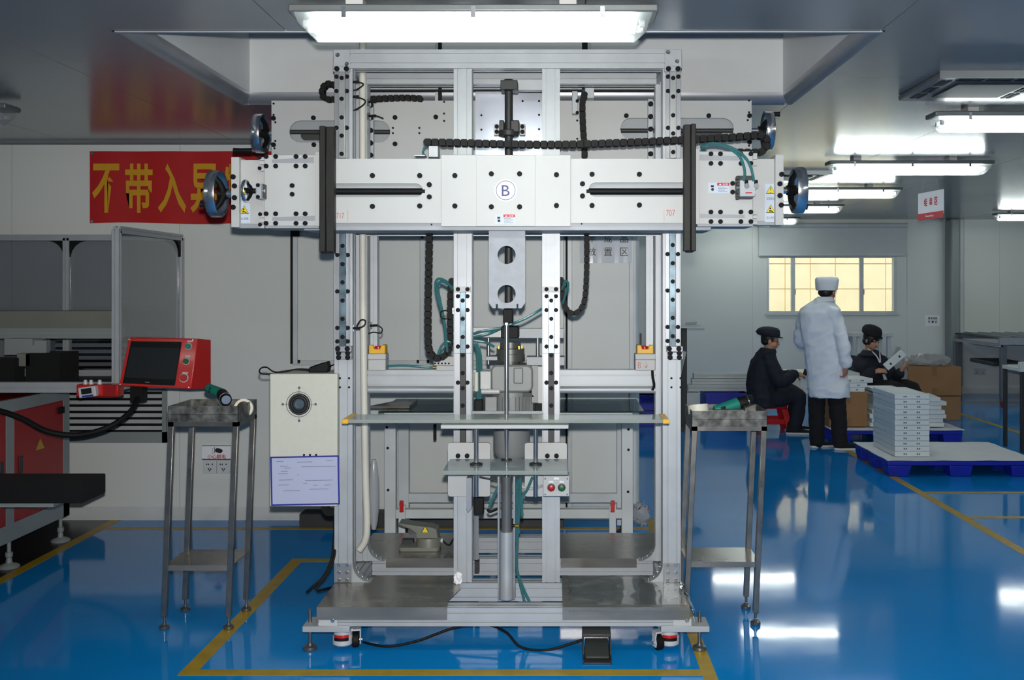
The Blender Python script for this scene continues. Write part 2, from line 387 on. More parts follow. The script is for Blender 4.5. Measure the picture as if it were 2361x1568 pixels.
t.prism([(CO[3]+R-R*math.cos(math.radians(a)), CEIL+R-R*math.sin(math.radians(a))) for a in [90*k/8 for k in range(9)]]+[(CO[3]+R, CEIL+R)], CO[0]-R*.3, CO[1]+R*.3, 'YZ')
t.obj('rounded_edge', 'aluminium_dark', ceiling)
MB().box(CO[0]-.05, CO[1]+.05, CO[2]-.012, CO[2]+.004, CEIL-.004, CEIL+.02).obj('edge_strip', 'aluminium', ceiling, smooth=False)
# walls
def panels(wall, x0, x1, y, z0, z1, step, m='wall_panel', skip=()):
    x = x0
    while x < x1-.01:
        xe = min(x+step, x1)
        segs = [(z0, z1)]
        for (a, b, c, d) in skip:
            if x < b and xe > a:
                segs = []
                for (u0, u1, w0, w1) in ((x, xe, z0, c), (x, xe, d, z1), (x, max(x, a), c, d), (min(xe, b), xe, c, d)):
                    if u1-u0 > .005 and w1-w0 > .005: MB().box(u0+.0015, u1-.0015, y-.012, y, w0, w1).obj('wall_panel', m, wall, smooth=False)
        for (w0, w1) in segs: MB().box(x+.0015, xe-.0015, y-.012, y, w0, w1).obj('wall_panel', m, wall, smooth=False)
        x = xe
wb = struct('wall_back', MB().box(XL, XC-.03, WN, WN+.1, 0, CEIL+.01), 'trim_white', label='light grey panel wall behind the machine', smooth=False)
panels(wb, XL, XC-.035, WN, 0, CEIL, 1.17)
wr = struct('wall_partition', MB().box(XC-.1, XC, WN+.05, WF, 0, CEIL+.01), 'wall_panel', label='grey wall running back from the rounded corner', smooth=False)
wf = MB(); wx0, wx1, wz0, wz1 = X(1768, WF), X(2067, WF), Z(722, WF), Z(590, WF)
for a in ((XC, wx0, 0, CEIL+.01), (wx1, XR, 0, CEIL+.01), (wx0, wx1, 0, wz0), (wx0, wx1, wz1, CEIL+.01)): wf.box(a[0], a[1], WF, WF+.1, a[2], a[3])
wf = struct('wall_far', wf, 'trim_white', label='pale grey far wall with the bright window', smooth=False)
panels(wf, XC, X(2190, WF), WF, 0, CEIL, 1.17, skip=((wx0, wx1, wz0, wz1),)); panels(wf, X(2222, WF), XR, WF, 0, CEIL, X(2304, WF)-X(2222, WF))
struct('wall_left', MB().box(XL-.1, XL, YB, WN+.1, 0, CEIL+.01), 'wall_panel', smooth=False)
struct('wall_right', MB().box(XR, XR+.1, YB, WF+.1, 0, CEIL+.01), 'wall_panel', smooth=False)
struct('wall_rear', MB().box(XL-.1, XR+.1, YB-.1, YB, 0, CEIL+.01), 'wall_panel', smooth=False)
# trims: rounded corner post, cove at the ceiling, baseboards, pillar of the far wall
struct('trim_1', MB().prism([(XC-.10, WN-.004)]+[(XC-.06+.06*math.cos(math.radians(a)), WN+.056+.06*math.sin(math.radians(a))) for a in [-90+15*k for k in range(7)]]+[(XC, WN+.12), (XC-.1, WN+.12)], 0, CEIL, 'XY'), 'trim_white', label='rounded aluminium corner post of the near wall')
struct('trim_2', MB().prism([(WN, CEIL-.06)]+[(WN-.06+.06*math.sin(math.radians(a)), CEIL-.06+.06*math.cos(math.radians(a))) for a in [90-15*k for k in range(7)]]+[(WN, CEIL)], XL, XC, 'YZ'), 'aluminium_dark', label='concave cove strip where wall meets ceiling')
struct('baseboard_back', MB().prism([(WN-.012, 0.085), (WN-.016, .075), (WN-.03, .03), (WN-.055, .006), (WN-.055, 0), (WN-.012, 0)], XL, XC-.04, 'YZ'), 'trim_white', label='curved white baseboard along the near wall')
struct('baseboard_far', MB().prism([(WF-.012, 0.085), (WF-.02, .06), (WF-.05, .02), (WF-.06, 0), (WF-.012, 0)], XC, XR, 'YZ'), 'trim_white', label='curved white baseboard along the far wall')
pl = MB().box(X(2192, WF-.25), X(2216, WF-.25), WF-.25, WF, 0, CEIL)
struct('trim_3', pl, 'frame_grey_green', bevel=.03, label='grey rounded pillar on the far wall')
# window with frame, three panes, and the sunlit tiled building outside
wn = struct('window_1', MB().box(wx0, wx1, WF-.02, WF+.08, wz0, wz0+.03).box(wx0, wx1, WF-.02, WF+.08, wz1-.03, wz1).box(wx0, wx0+.03, WF-.02, WF+.08, wz0+.03, wz1-.03).box(wx1-.045, wx1, WF-.02, WF+.08, wz0+.03, wz1-.03), 'trim_white', label='three-pane sliding window looking onto a sunlit tiled wall', smooth=False)
mu = [X(1829, WF), X(1987, WF)]
for u in mu: MB().box(u-.028, u+.028, WF, WF+.06, wz0+.03, wz1-.03).obj('mullion', 'trim_white', wn, smooth=False); MB().box(u+.02, u+.035, WF-.02, WF+.0, wz0+.28, wz0+.36).obj('latch', 'grey_plastic', wn)
for a, b in ((wx0+.03, mu[0]-.03), (mu[0]+.03, mu[1]-.03), (mu[1]+.03, wx1-.045)): MB().box(a, b, WF+.03, WF+.036, wz0+.03, wz1-.03).obj('pane', 'window_glass', wn, smooth=False)
MB().box(wx0-.03, wx1+.03, WF-.05, WF-.012, wz0-.03, wz0).obj('window_sill', 'trim_white', wn)
YO = 18.0
ext = struct('wall_exterior', MB().box(1.5, 9.0, YO+.012, YO+.2, -0.5, 5.0), 'outside_joint', label='sunlit cream tiled wall outside the window', smooth=False)
ts = 58*YO/F; tw = 58*YO/F
x_ = X(1752, YO)-tw*2; k = 0
while x_ < 7.8:
    z_ = Z(730, YO)-ts*.9
    for j in range(6):
        MB().box(x_+.006, x_+tw-.006, YO, YO+.015, z_+.006, z_+ts-.006).obj('tile', 'outside_tile', ext, smooth=False); z_ += ts
    x_ += tw
struct('ground_outside', MB().box(1.5, 9, WF+.1, YO, -.6, -.5), 'outside_joint', smooth=False, label='ground strip outside the window')
# aluminium-framed hatch window and door of the near wall
SW = WN/F
def frame(name, px0, px1, py0, py1, label, splits=(), bot=8):
    D = WN-.012; o = MB()
    w = .034
    x0, x1, z0, z1 = X(px0, D), X(px1, D), Z(py1, D), Z(py0, D)
    o.box(x0, x0+w, D-.018, D, z0, z1).box(x1-w, x1, D-.018, D, z0, z1).box(x0+w, x1-w, D-.018, D, z1-w, z1).box(x0+w, x1-w, D-.018, D, z0, z0+w)
    for s in splits: o.box(X(s, D)-.025, X(s, D)+.025, D-.018, D, z0+w, z1-w)
    o = struct(name, o, 'trim_white', label=label, bevel=.004)
    edges = [x0+w]+[e for s in splits for e in (X(s, D)-.025, X(s, D)+.025)]+[x1-w]
    for a, b in zip(edges[::2], edges[1::2]): MB().box(a+.004, b-.004, D-.008, D, z0+w+.004, z1-w-.004).obj('panel', 'wall_panel', o, smooth=False)
    return o, x0, x1, z0, z1
w2, x0, x1, z0, z1 = frame('window_2', 676, 1300, 535, 842, 'closed grey hatch in white frame behind the machine', (977,))
for px, py in ((692, 833), (965, 833), (988, 833), (975, 546)): MB().box(X(px, WN)-.008, X(px, WN)+.008, WN-.036, WN-.028, Z(py, WN)-.012, Z(py, WN)+.012).obj('latch', 'black_plastic', w2)
MB().box(X(672, WN), X(676, WN), WN-.03, WN-.012, Z(838, WN), Z(540, WN)).obj('gasket', 'black_rubber', w2)
MB().box(X(674, WN), X(693, WN), WN-.05, WN-.03, Z(546, WN), Z(527, WN)).obj('hinge', 'black_plastic', w2)
d1, x0, x1, z0, z1 = frame('door_1', 1308, 1462, 535, 1168, 'grey framed panel door beside the rounded corner', ())
MB().box(X(1304, WN), X(1308, WN), WN-.03, WN-.012, Z(1168, WN), Z(540, WN)).obj('gasket', 'black_rubber', d1)
MB().box(X(1300, WN), X(1310, WN), WN-.05, WN-.03, Z(545, WN), Z(535, WN)).obj('hinge', 'black_plastic', d1)

# ------------------------------------------------------------------ ceiling lamps and cassettes
def lamp(xc, D, label, lit=True):
    L = 1.29; z1 = 2.604; r = thing('fluorescent_lamp', (xc, D, 2.49), label, 'ceiling lamp', 'fluorescent ceiling lamps')
    MB().box(xc-L/2, xc+L/2, D-.08, D+.08, z1-.028, z1).obj('housing', 'lamp_housing', r, bevel=.006)
    for s in (-.42, .33): MB().box(xc+s-.03, xc+s+.03, D-.05, D+.05, z1, CEIL).obj('mount', 'grey_plastic', r)
    za, zb = z1-.028, z1-.105; c = MB(); xa, xb, ya, yb = L/2-.02, L/2-.075, .074, .045
    c.loft([[(xc-xa, D-ya, za), (xc+xa, D-ya, za), (xc+xa, D+ya, za), (xc-xa, D+ya, za)], [(xc-xa+.012, D-ya+.004, za-.035), (xc+xa-.012, D-ya+.004, za-.035), (xc+xa-.012, D+ya-.004, za-.035), (xc-xa+.012, D+ya-.004, za-.035)],
            [(xc-xb, D-yb, zb), (xc+xb, D-yb, zb), (xc+xb, D+yb, zb), (xc-xb, D+yb, zb)]], False)
    c.f.append((8, 9, 10, 11)); c.obj('cover', 'lamp_cover', r, smooth=False)
    for s in (-.036, .036):
        MB().cyl((xc-.58, D+s, z1-.06), (xc+.57, D+s, z1-.06), .016, n=8).obj('tube', 'tube_light' if lit else 'caster_white', r)
        for e in (-1, 1): MB().cyl((xc+e*.582, D+s, z1-.06), (xc+e*.60, D+s, z1-.06), .014, n=12).obj('socket', 'grey_plastic', r)
    for e in (-.45, .0, .45):
        MB().box(xc+e-.008, xc+e+.008, D-.084, D-.074, z1-.05, z1-.01).obj('clip', 'chrome', r)
    return r
lamp((X(683, 3.55)+X(1508, 3.55))/2, 3.55, 'bright fluorescent lamp hanging directly above the machine')
for D, l in ((5.67, 'fluorescent ceiling lamp at the right edge beside the ceiling grille'), (7.87, 'fluorescent ceiling lamp above the hanging red and white sign'), (9.97, 'fluorescent ceiling lamp behind the right front handwheel'),
             (12.0, 'fluorescent ceiling lamp second to last in the receding row'), (14.2, 'farthest fluorescent lamp of the receding row, over the blind')): lamp(2.74, D, l)
lamp(6.46, 13.4, 'fluorescent ceiling lamp at the far right edge near the far wall')
lamp(-3.63, 5.43, 'unlit fluorescent ceiling lamp, only its dark end showing at left edge', False)
for i, (x, D) in enumerate(((-.3, 1.2), (2.74, 1.4), (2.74, 3.5), (6.46, 11.2), (6.46, 9.0), (6.46, 6.8), (-3.66, 1.2), (2.74, -1.0))):
    lamp(x, D, 'fluorescent ceiling lamp outside the picture')
def cassette(x0, D0, label):
    r = thing('air_conditioner', (x0+.3, D0+.3, CEIL-.03), label, 'ceiling vent', 'ceiling cassettes'); z = CEIL-.03
    MB().box(x0, x0+.6, D0, D0+.6, z, CEIL).obj('body', 'ac_metal', r, bevel=.008)
    MB().box(x0+.13, x0+.47, D0+.13, D0+.47, z-.008, z).obj('grille', 'dark_grey', r, bevel=.004)
    for i in range(3):
        for q in (0, 1):
            MB().box(x0+.035+q*.03, x0+.055+q*.03, D0+.08+i*.16, D0+.20+i*.16, z-.002, z+.001).obj('slot', 'black_plastic', r, smooth=False)
            MB().box(x0+.535+q*.03-.03, x0+.555+q*.03-.03, D0+.08+i*.16, D0+.20+i*.16, z-.002, z+.001).obj('slot', 'black_plastic', r, smooth=False)
            MB().box(x0+.1+i*.14, x0+.22+i*.14, D0+.035+q*.03, D0+.05+q*.03, z-.002, z+.001).obj('slot', 'black_plastic', r, smooth=False)
    MB().box(x0-.01, x0+.61, D0-.012, D0, z-.004, CEIL).obj('trim', 'ac_metal', r)
cassette(1.78, 4.68, 'large grey ceiling cassette at the upper right'); cassette(1.76, 8.72, 'ceiling cassette half hidden behind the right handwheel')

# ------------------------------------------------------------------ things on the walls
D = WN-.016
bn = thing('banner', P(370, 515, D), 'red cloth banner with yellow Chinese characters on the near wall', 'banner')
N = 30; b = MB(); x0, x1, z0, z1 = X(208, D), X(690, D), Z(515, D), Z(349, D); vs_ = []; fs = []
for i in range(N+1):
    u = i/N; yy = D-.006-.006*math.sin(u*21)
    vs_ += [(x0+(x1-x0)*u, yy, z0+.006*math.sin(u*9)), (x0+(x1-x0)*u, yy, z1), (x0+(x1-x0)*u, yy+.003, z0+.006*math.sin(u*9)), (x0+(x1-x0)*u, yy+.003, z1)]
for i in range(N):
    a = 4*i; c = a+4; fs += [(a, c, c+1, a+1), (a+2, a+3, c+3, c+2), (a+1, c+1, c+3, a+3), (a, a+2, c+2, c)]
fs += [(0, 1, 3, 2), (4*N, 4*N+2, 4*N+3, 4*N+1)]
b.add(vs_, fs).obj('cloth', 'banner_red', bn)
for ch, a, c in (('不', 215, 280), ('带', 291, 354), ('入', 366, 431), ('异', 441, 508), ('物', 517, 584)):
    text('character', ch, (X(a, D), X(c, D), Z(491, D), Z(378, D)), D-.016, 'banner_yellow', bn, bold=.022)
for px, py in ((217, 355), (215, 511)): inst('eyelet', SCREW_ME, bn, (X(px, D), D-.013, Z(py, D)), (0, 0, 0), .011)
# louvre
lv = thing('louvre', P(270, 1000, D), 'grey slatted air louvre low on the near wall', 'louvre')
x0, x1, z0, z1 = X(120, D), X(386, D), Z(1020, D), Z(775, D)
MB().box(x0, x1, D-.02, D, z0, z0+.075).box(x0, x1, D-.02, D, z1-.03, z1).box(x0, x0+.03, D-.02, D, z0, z1).box(x1-.03, x1, D-.02, D, z0, z1).obj('frame', 'frame_grey_green', lv)
MB().box(x0+.03, x1-.03, D-.003, D, z0+.07, z1-.03).obj('backing', 'black_plastic', lv)
n = 14
for i in range(n):
    z = z0+.08+(z1-z0-.12)*i/n
    MB().prism([(D-.003, z+.033), (D-.006, z+.035), (D-.03, z+.013), (D-.027, z+.011)], x0+.03, x1-.03, 'YZ').obj('slat', 'trim_white', lv, smooth=False)
def sign(name, px0, px1, py0, py1, D, m, label, cat='sign'):
    r = thing(name, P((px0+px1)/2, py1, D), label, cat)
    MB().box(X(px0, D), X(px1, D), D-.003, D, Z(py1, D), Z(py0, D)).obj('panel', m, r, smooth=False); return r
s = sign('warning_sign', 466, 533, 1027, 1060, D, 'paper_white', 'white warning sign with a hand and Chinese text above the wall sockets')
MB().box(X(466, D), X(533, D), D-.004, D-.003, Z(1028.5, D), Z(1027, D)).box(X(466, D), X(533, D), D-.004, D-.003, Z(1060, D), Z(1058, D)).obj('border', 'ink_black', s, smooth=False)
text('lettering', '小心触电', (X(479, D), X(521, D), Z(1058, D), Z(1047, D)), D-.0045, 'ink_red', s, bold=.01)
MB().prism([(X(a, D), Z(c, D)) for a, c in ((496, 1036), (500, 1033), (508, 1034), (513, 1037), (514, 1041), (509, 1045), (504, 1044), (497, 1042))], D-.0045, D-.003, 'XZ').box(X(494.5, D), X(495.5, D), D-.0045, D-.003, Z(1045, D), Z(1031, D)).obj('hand_symbol', 'ink_black', s, smooth=False)
for q in range(4): MB().box(X(489.5, D), X(491.5, D), D-.0045, D-.003, Z(1034+q*4, D)-.003, Z(1034+q*4, D)).obj('spark_mark', 'ink_black', s, smooth=False)
def sockets(px0, px1, py0, py1, D, label):
    r = thing('wall_socket', P((px0+px1)/2, py1, D), label, 'socket'); w = (px1-px0)/2
    for i in range(2):
        a, b_ = px0+w*i+.4, px0+w*(i+1)-.4
        MB().box(X(a, D), X(b_, D), D-.012, D, Z(py1, D), Z(py0, D)).obj('faceplate', 'trim_white', r, bevel=.003)
        m_ = (a+b_)/2; h = py1-py0
        for du, dv in ((-.22, .3), (-.08, .3), (.2, .3), (-.08, .66), (.08, .66), (0, .78)):
            MB().box(X(m_+du*w, D)-.004, X(m_+du*w, D)+.004, D-.0128, D-.012, Z(py0+dv*h, D)-.005, Z(py0+dv*h, D)+.005).obj('hole', 'dark_grey', r, smooth=False)
sockets(469, 532, 1061, 1091, D, 'white double wall socket under the warning sign'); sockets(2245, 2273, 849, 864, WF-.014, 'white double wall socket on the far wall')
D = WN-.036
s = sign('area_sign', 1338, 1456, 533, 606, D, 'paper_white', 'white laminated sheet with black Chinese characters behind the cable chain')
for row, (za, zb) in zip(('半成品', '放置区'), ((541, 560), (571, 590))):
    for q, ch in enumerate(row): text('character', ch, (X(1356+37*q, D), X(1374+37*q, D), Z(zb, D), Z(za, D)), D-.0045, 'ink_black', s)
lam = MB(); lam.add([(X(1337, D)+.003*i*120/12*SW*330, D-.007-.002*(i % 2)-.0015*math.sin(i), Z(607 if k == 0 else 532, D)) for i in range(13) for k in (0, 1)], [(2*i, 2*i+2, 2*i+3, 2*i+1) for i in range(12)]); lam.v = [(X(1337, D)+(X(1457, D)-X(1337, D))*(n//2)/12, y, z) for n, (x, y, z) in enumerate(lam.v)]; lam.obj('laminate', 'film', s, smooth=False, fix=False)
Df = WF-.014; D = WN-.016
s = sign('area_notice', 2133, 2167, 727, 751, Df, 'paper_white', 'small white notice with two rows of characters on the far wall')
text('lettering', '清洁用具', (X(2139, Df), X(2161, Df), Z(737, Df), Z(731, Df)), Df-.0045, 'ink_black', s, bold=.02)
text('lettering', '放 置 区', (X(2139, Df), X(2161, Df), Z(745, Df), Z(739, Df)), Df-.0045, 'ink_black', s, bold=.02)
# hanging sign
Dh = 9.3
hs = thing('hanging_sign', P(2142, 508, Dh), 'red and white sign hanging from the ceiling on two wires', 'sign')
def tl(a, z): return (X(a, Dh), Dh-.10*(a-2117)/50, Z(z, Dh))
def quadbox(q, th, m, nm):
    v = [Vector(p) for p in q]; n_ = (v[1]-v[0]).cross(v[3]-v[0]).normalized()*th
    MB().loft([v, [p+n_ for p in v]], True).obj(nm, m, hs, smooth=False)
quadbox([tl(2117, 500), tl(2167, 493), tl(2167, 438), tl(2117, 447)], .004, 'paper_white', 'panel')
quadbox([tl(2117, 509), tl(2166, 503), tl(2166, 487), tl(2117, 494)], .005, 'ink_red', 'red_band')
for ch, a in (('组', 2127), ('装', 2137), ('区', 2147)):
    o = text('character', ch, (X(a, Dh), X(a+8.5, Dh), Z(476-(a-2127)*.12, Dh), Z(458-(a-2127)*.12, Dh)), Dh-.10*(a+4-2117)/50-.010, 'ink_red', hs, bold=.02)
text('lettering', 'Assembly Area', (X(2127, Dh), X(2155, Dh), Z(501.5, Dh), Z(496, Dh)), Dh-.055-.010, 'paper_white', hs, bold=.02, rot=.11)
for a in (2125, 2155): MB().tube([tl(a, 445), tl(a+1, 434), (X(a+1, Dh), Dh-.04, CEIL)], .0025, 6).obj('wire', 'aluminium', hs)
# roller blind over the window
Db = WF-.03
rb = thing('roller_blind', P(1920, 590, Db), 'pale roller blind pulled half down over the far window', 'blind')
MB().cyl((X(1748, Db-.06), Db-.06, Z(520, Db)), (X(2092, Db-.06), Db-.06, Z(520, Db)), .035).obj('roller', 'trim_white', rb)
MB().box(X(1749, Db), X(2090, Db), Db-.034, Db-.03, Z(586, Db), Z(520, Db)).obj('cloth', 'blind_cloth', rb, smooth=False)
MB().box(X(1748, Db), X(2091, Db), Db-.045, Db-.02, Z(590, Db), Z(585, Db)).obj('bottom_rail', 'trim_white', rb)
MB().cyl((X(2087, Db), Db-.07, Z(520, Db)), (X(2087, Db), Db-.07, Z(700, Db)), .004, n=6).obj('pull_cord', 'trim_white', rb)
# ------------------------------------------------------------------ the big aluminium-frame assembly machine
M_ = thing('assembly_machine', (-.26, 5.0, 0), 'tall aluminium-frame assembly machine with white crossbeam marked B', 'machine')
DF, DP, DR, DBK = 4.45, 4.754, 5.12, 5.30
def bx(name, m, parent, px0, px1, py0, py1, D0, D1, bevel=.0, smooth=True, **kw):
    """box whose front face at depth D0 shows between these photo columns and rows"""
    return MB().box(X(px0, D0), X(px1, D0), D0, D1, Z(py1, D0), Z(py0, D0)).obj(name, m, parent, bevel=bevel, smooth=smooth, **kw)
ZB = 0.204; PW = .086; PXL = (-1.083, -.997); PXR = (.4816, .5676); ZT = 2.745; TB = .089
# base frame
MB_ = MB(); pbar(MB_, 'X', -1.075, .56, (4.44, ZB-.044), .08, .08, 2, 2); MB_.obj('base_rail', 'aluminium', M_, smooth=False)
for y in (4.80, 5.225, 5.66):
    o = MB(); pbar(o, 'X', -.985, .475, (y, ZB-.044), .08, .086, 2, 2); o.obj('base_rail', 'aluminium', M_, smooth=False)
for xc in (-1.03, .517):
    o = MB(); pbar(o, 'Y', 4.481, 5.70, (xc, ZB-.044), .086, .08, 2, 2); o.obj('base_rail', 'aluminium', M_, smooth=False)
for px0, px1 in ((735, 778), (1552, 1594)):
    e = bx('end_cap', 'white_plate', M_, px0, px1, 1427, 1443, 4.392, 4.40); bolts(e, 4.392, [((767 if px0 < 1000 else 1584), 1431)], 4.5, SCREW_ME, 'screw')
def deck(poly, front, m='steel_sheet', t=.004):
    o = MB().prism(poly, ZB, ZB+t, 'XY').obj('deck_plate', m, M_, smooth=False); return o
a = deck([(-1.078, 4.392), (X(1031, 4.392), 4.392), (X(1035, 4.5), 4.5), (X(1062, 4.66), 4.66), (X(1056, 4.80), 4.80), (X(1056, 4.80), 4.86), (-1.078, 4.86)], 1)
MB().box(-1.078, X(1031, 4.392), 4.388, 4.392, ZB-.052, ZB+.004).obj('skirt', 'steel_sheet', a, smooth=False)
a = deck([(X(1297, 4.392), 4.392), (.563, 4.392), (.563, 4.86), (X(1295, 4.86), 4.86)], 1)
MB().box(X(1297, 4.392), .563, 4.388, 4.392, ZB-.052, ZB+.004).obj('skirt', 'steel_sheet', a, smooth=False)
for p0, p1, s0, s1 in ((-1.078, X(1048, 5.186), X(890, 5.18), X(1048, 5.18)), (X(1291, 5.186), .563, X(1293, 5.18), X(1468, 5.18))):
    a = deck([(p0, 5.186), (p1, 5.186), (p1, 5.71), (p0, 5.71)], 1); MB().box(s0, s1, 5.178, 5.186, ZB-.045, ZB+.004).obj('skirt', 'steel_sheet', a, smooth=False)
# posts
def post(x0, x1, y, z0, z1, name='post', d=.08, nx=2):
    o = MB(); pbar(o, 'Z', z0, z1, ((x0+x1)/2, y+d/2), x1-x0, d, nx, 1); return o.obj(name, 'aluminium', M_, smooth=False)
fl = post(*PXL, DP, ZB+.004, ZT-TB); fr_ = post(*PXR, DP, ZB+.004, ZT-TB); rl = post(*PXL, DR, ZB+.004, ZT-TB); rr_ = post(*PXR, DR, ZB+.004, ZT-TB)
cl = post(X(1046, DP), X(1088, DP), DP, ZB+.004, ZT-TB, 'inner_column'); cr = post(X(1250, DP), X(1291, DP), DP, ZB+.004, ZT-TB, 'inner_column')
o = MB(); pbar(o, 'X', PXL[0]+.078, PXR[1]-.078, (DP+.03, ZT-TB/2), .09, TB, 2, 2); tb = o.obj('top_beam', 'aluminium', M_, smooth=False)
for x0, x1, q in ((PXL[0]-.002, PXL[0]+.078, ((779, 127), (800, 148))), (PXR[1]-.078, PXR[1]+.003, ((1540, 121), (1561, 142)))):
    e = MB().box(x0, x1, DP-.017, DP+.08, ZT-TB, ZT).obj('corner_block', 'aluminium', M_, bevel=.002); bolts(e, DP-.017, q, 5, SCREW_ME, 'screw')
o = MB(); pbar(o, 'X', PXL[0], PXR[1], (DR+.03, ZT-TB/2), .09, TB, 2, 2); o.obj('top_beam', 'aluminium', M_, smooth=False)
for x0, x1 in (PXL, PXR):
    o = MB(); pbar(o, 'Y', DP+.08, DR-.015, ((x0+x1)/2, ZT-TB/2), .08, TB, 2, 2); o.obj('top_side_beam', 'aluminium', M_, smooth=False)
o = MB(); pbar(o, 'X', PXL[1], PXR[0], (DR+.04, 1.137), .08, .105, 2, 2, sdp=.012); o.obj('middle_beam', 'aluminium', M_, smooth=False)
MB().cyl((PXL[1], DR-.002, 1.088), (PXR[0], DR-.002, 1.088), .018).obj('beam_pipe', 'aluminium', M_)
o = MB(); pbar(o, 'X', PXL[1], PXR[0], (DR+.03, 1.893), .05, .028, 1, 1, .005, .006); o.obj('upper_tie_bar', 'aluminium', M_, smooth=False)
for x in (PXL[1]+.012, PXR[0]-.05):
    o = MB(); pbar(o, 'Z', 1.19, 1.88, (x+.02, DR+.03), .036, .05, 1, 1, .005, .006); o.obj('inner_upright', 'aluminium', M_, smooth=False)
# rails on the four front uprights
def rail(parent, pxc, py0, py1, w, holes_c, holes_s, m='rail_steel', sd_=12, D=DP, plate_w=None):
    if plate_w: bx('rail_base', 'aluminium_dark', parent, pxc-plate_w, pxc+plate_w, py0, py1, D-.006, D, .001)
    bx('linear_rail', m, parent, pxc-w, pxc+w, py0, py1, D-.026, D-.006, .002)
    bolts(parent, D-.026, [(pxc, y) for y in holes_c], 5.0); bolts(parent, D-.006, [(pxc+s*sd_, y) for y in holes_s for s in (-1, 1)], 5.0)
yc = [180, 228, 271, 313, 355]; ysd = [177, 210, 295]
rail(fl, 788, 165, 365, 7.5, yc, ysd, plate_w=17); rail(fr_, 1552, 165, 365, 7.5, [180, 223, 266, 308, 351], ysd, plate_w=17)
yc = [567, 609, 651, 693, 735, 777]; ysd = [588, 672, 756, 787]
rail(fl, 790, 523, 800, 8, yc, ysd, 'rail_oiled', plate_w=17); rail(fr_, 1551, 523, 800, 7.5, [565, 607, 649, 691, 733, 775], [586, 670, 754, 786], 'rail_oiled', plate_w=17)
for pr, pc in ((fl, 788), (fr_, 1552)):
    e = bx('rail_stop', 'aluminium', pr, pc-20, pc+18, 152, 165, DP-.02, DP, .002); bolts(pr, DP-.02, [(pc-11, 159), (pc+11, 159)], 6)
    pc += 3
    bx('rail_stop', 'aluminium_dark', pr, pc-18, pc+20, 798, 812, DP-.03, DP, .003); bx('rail_stop', 'aluminium_dark', pr, pc-15, pc+20, 812, 829, DP-.022, DP, .002)
    bolts(pr, DP-.03, [(pc-12, 804), (pc+10, 804)], 6); bolts(pr, DP-.022, [(pc-10, 814), (pc+11, 814), (pc-10, 824), (pc+11, 824)], 6)
    bolts(pr, DP, [(pc-7, 872), (pc+14, 872), (pc-7, 893), (pc+14, 893)], 2.5)
for pr, pc, st in ((cl, 1067, 0), (cr, 1271, 0)):
    bx('rail_stop', 'white_plate', pr, pc-20, pc+18, 661, 674, DP-.012, DP, .001); bolts(pr, DP-.012, [(pc-11, 667), (pc+11, 667)], 5)
    rail(pr, pc, 673, 815, 7, [693, 735, 777], [683, 715, 799], 'rail_oiled', 11, plate_w=19); rail(pr, pc, 815, 1020, 7, [819, 860, 895, 935], [882], 'dark_grey', 11, plate_w=19)
# gussets at the feet of the posts
def gusset(xc, zc, sx, y0, n=10, R_=.085):
    pts = [(xc, zc), (xc+sx*R_, zc)]+[(xc+sx*R_-sx*R_*math.sin(math.radians(90*k/n)), zc+R_-R_*math.cos(math.radians(90*k/n))) for k in range(n+1)]
    return MB().prism(pts, y0, y0+.07, 'XZ').obj('corner_gusset', 'aluminium', M_)
for (x, s) in ((PXL[1], 1), (PXR[0], -1)):
    for y in (DP+.005, DR+.005):
        g = gusset(x, ZB+.004, s, y)
        for k in range(4): 
            a_ = math.radians(18+18*k); inst('screw', SCREW_ME, g, (x+s*(.085-.085*math.sin(a_))+s*.006, y+.035, ZB+.089-.085*math.cos(a_)+.006), (math.radians(90), 0, 0), .009)
for x0, x1, pc in ((*PXL, 799), (*PXR, 1546)):
    e = MB().box(x0+.004, x1-.004, DP-.007, DP, ZB+.006, ZB+.096).obj('foot_bracket', 'aluminium_dark', M_, bevel=.002)
    for dz in (.012, .047, .083):
        for dx in (.024, .062): inst('screw', SCREW_ME, e, (x0+dx, DP-.007, ZB+.006+dz), (0, 0, 0), .008)
# rear crossbeam plate with two slots
zr0, zr1 = 2.23, Z(232, DBK)
o = plate('rear_crossbeam', [(X(626, DBK), zr0), (X(1733, DBK), zr0), (X(1733, DBK), zr1), (X(626, DBK), zr1)],
          [stadium(X(667, DBK), X(900, DBK), Z(329, DBK), Z(278, DBK)), stadium(X(1430, DBK), X(1692, DBK), Z(322, DBK), Z(272, DBK))], DBK, DBK+.015, 'white_plate', M_)
bolts(o, DBK, [(723, 272), (724, 334), (631, 273), (631, 334), (1634, 267), (1634, 328), (1728, 267), (1728, 328), (911, 271), (1005, 270), (911, 332), (1444, 267)], 5.5)
bolts(o, DBK, [(631, 239), (631, 265), (635, 282), (635, 325), (633, 342), (906, 295), (906, 307), (967, 295), (967, 307), (1024, 235), (1024, 262), (1024, 279), (1727, 232), (1727, 259), (1724, 277), (1727, 336), (1331, 278), (1331, 320)], 2.4)
MB().box(X(640, DBK), X(1720, DBK), DBK+.03, DBK+.05, zr0+.01, zr1-.01).obj('rear_backing', 'grey_plate', o, smooth=False)
for p0, p1 in ((667, 900), (1430, 1692)): MB().cyl((X(p0-5, DBK), DBK+.02, Z(303 if p0 < 1000 else 300, DBK)), (X(p1+5, DBK), DBK+.02, Z(303 if p0 < 1000 else 300, DBK)), .012).obj('lead_screw', 'dark_grey', o)
for p0, p1 in ((690, 770), (1570, 1668)): MB().prism(stadium(X(p0, DBK), X(p1, DBK), Z(322, DBK), Z(298, DBK), p0 < 1000, p0 > 1000), DBK+.027, DBK+.03, 'XZ').obj('carriage_block', 'dark_grey', o)
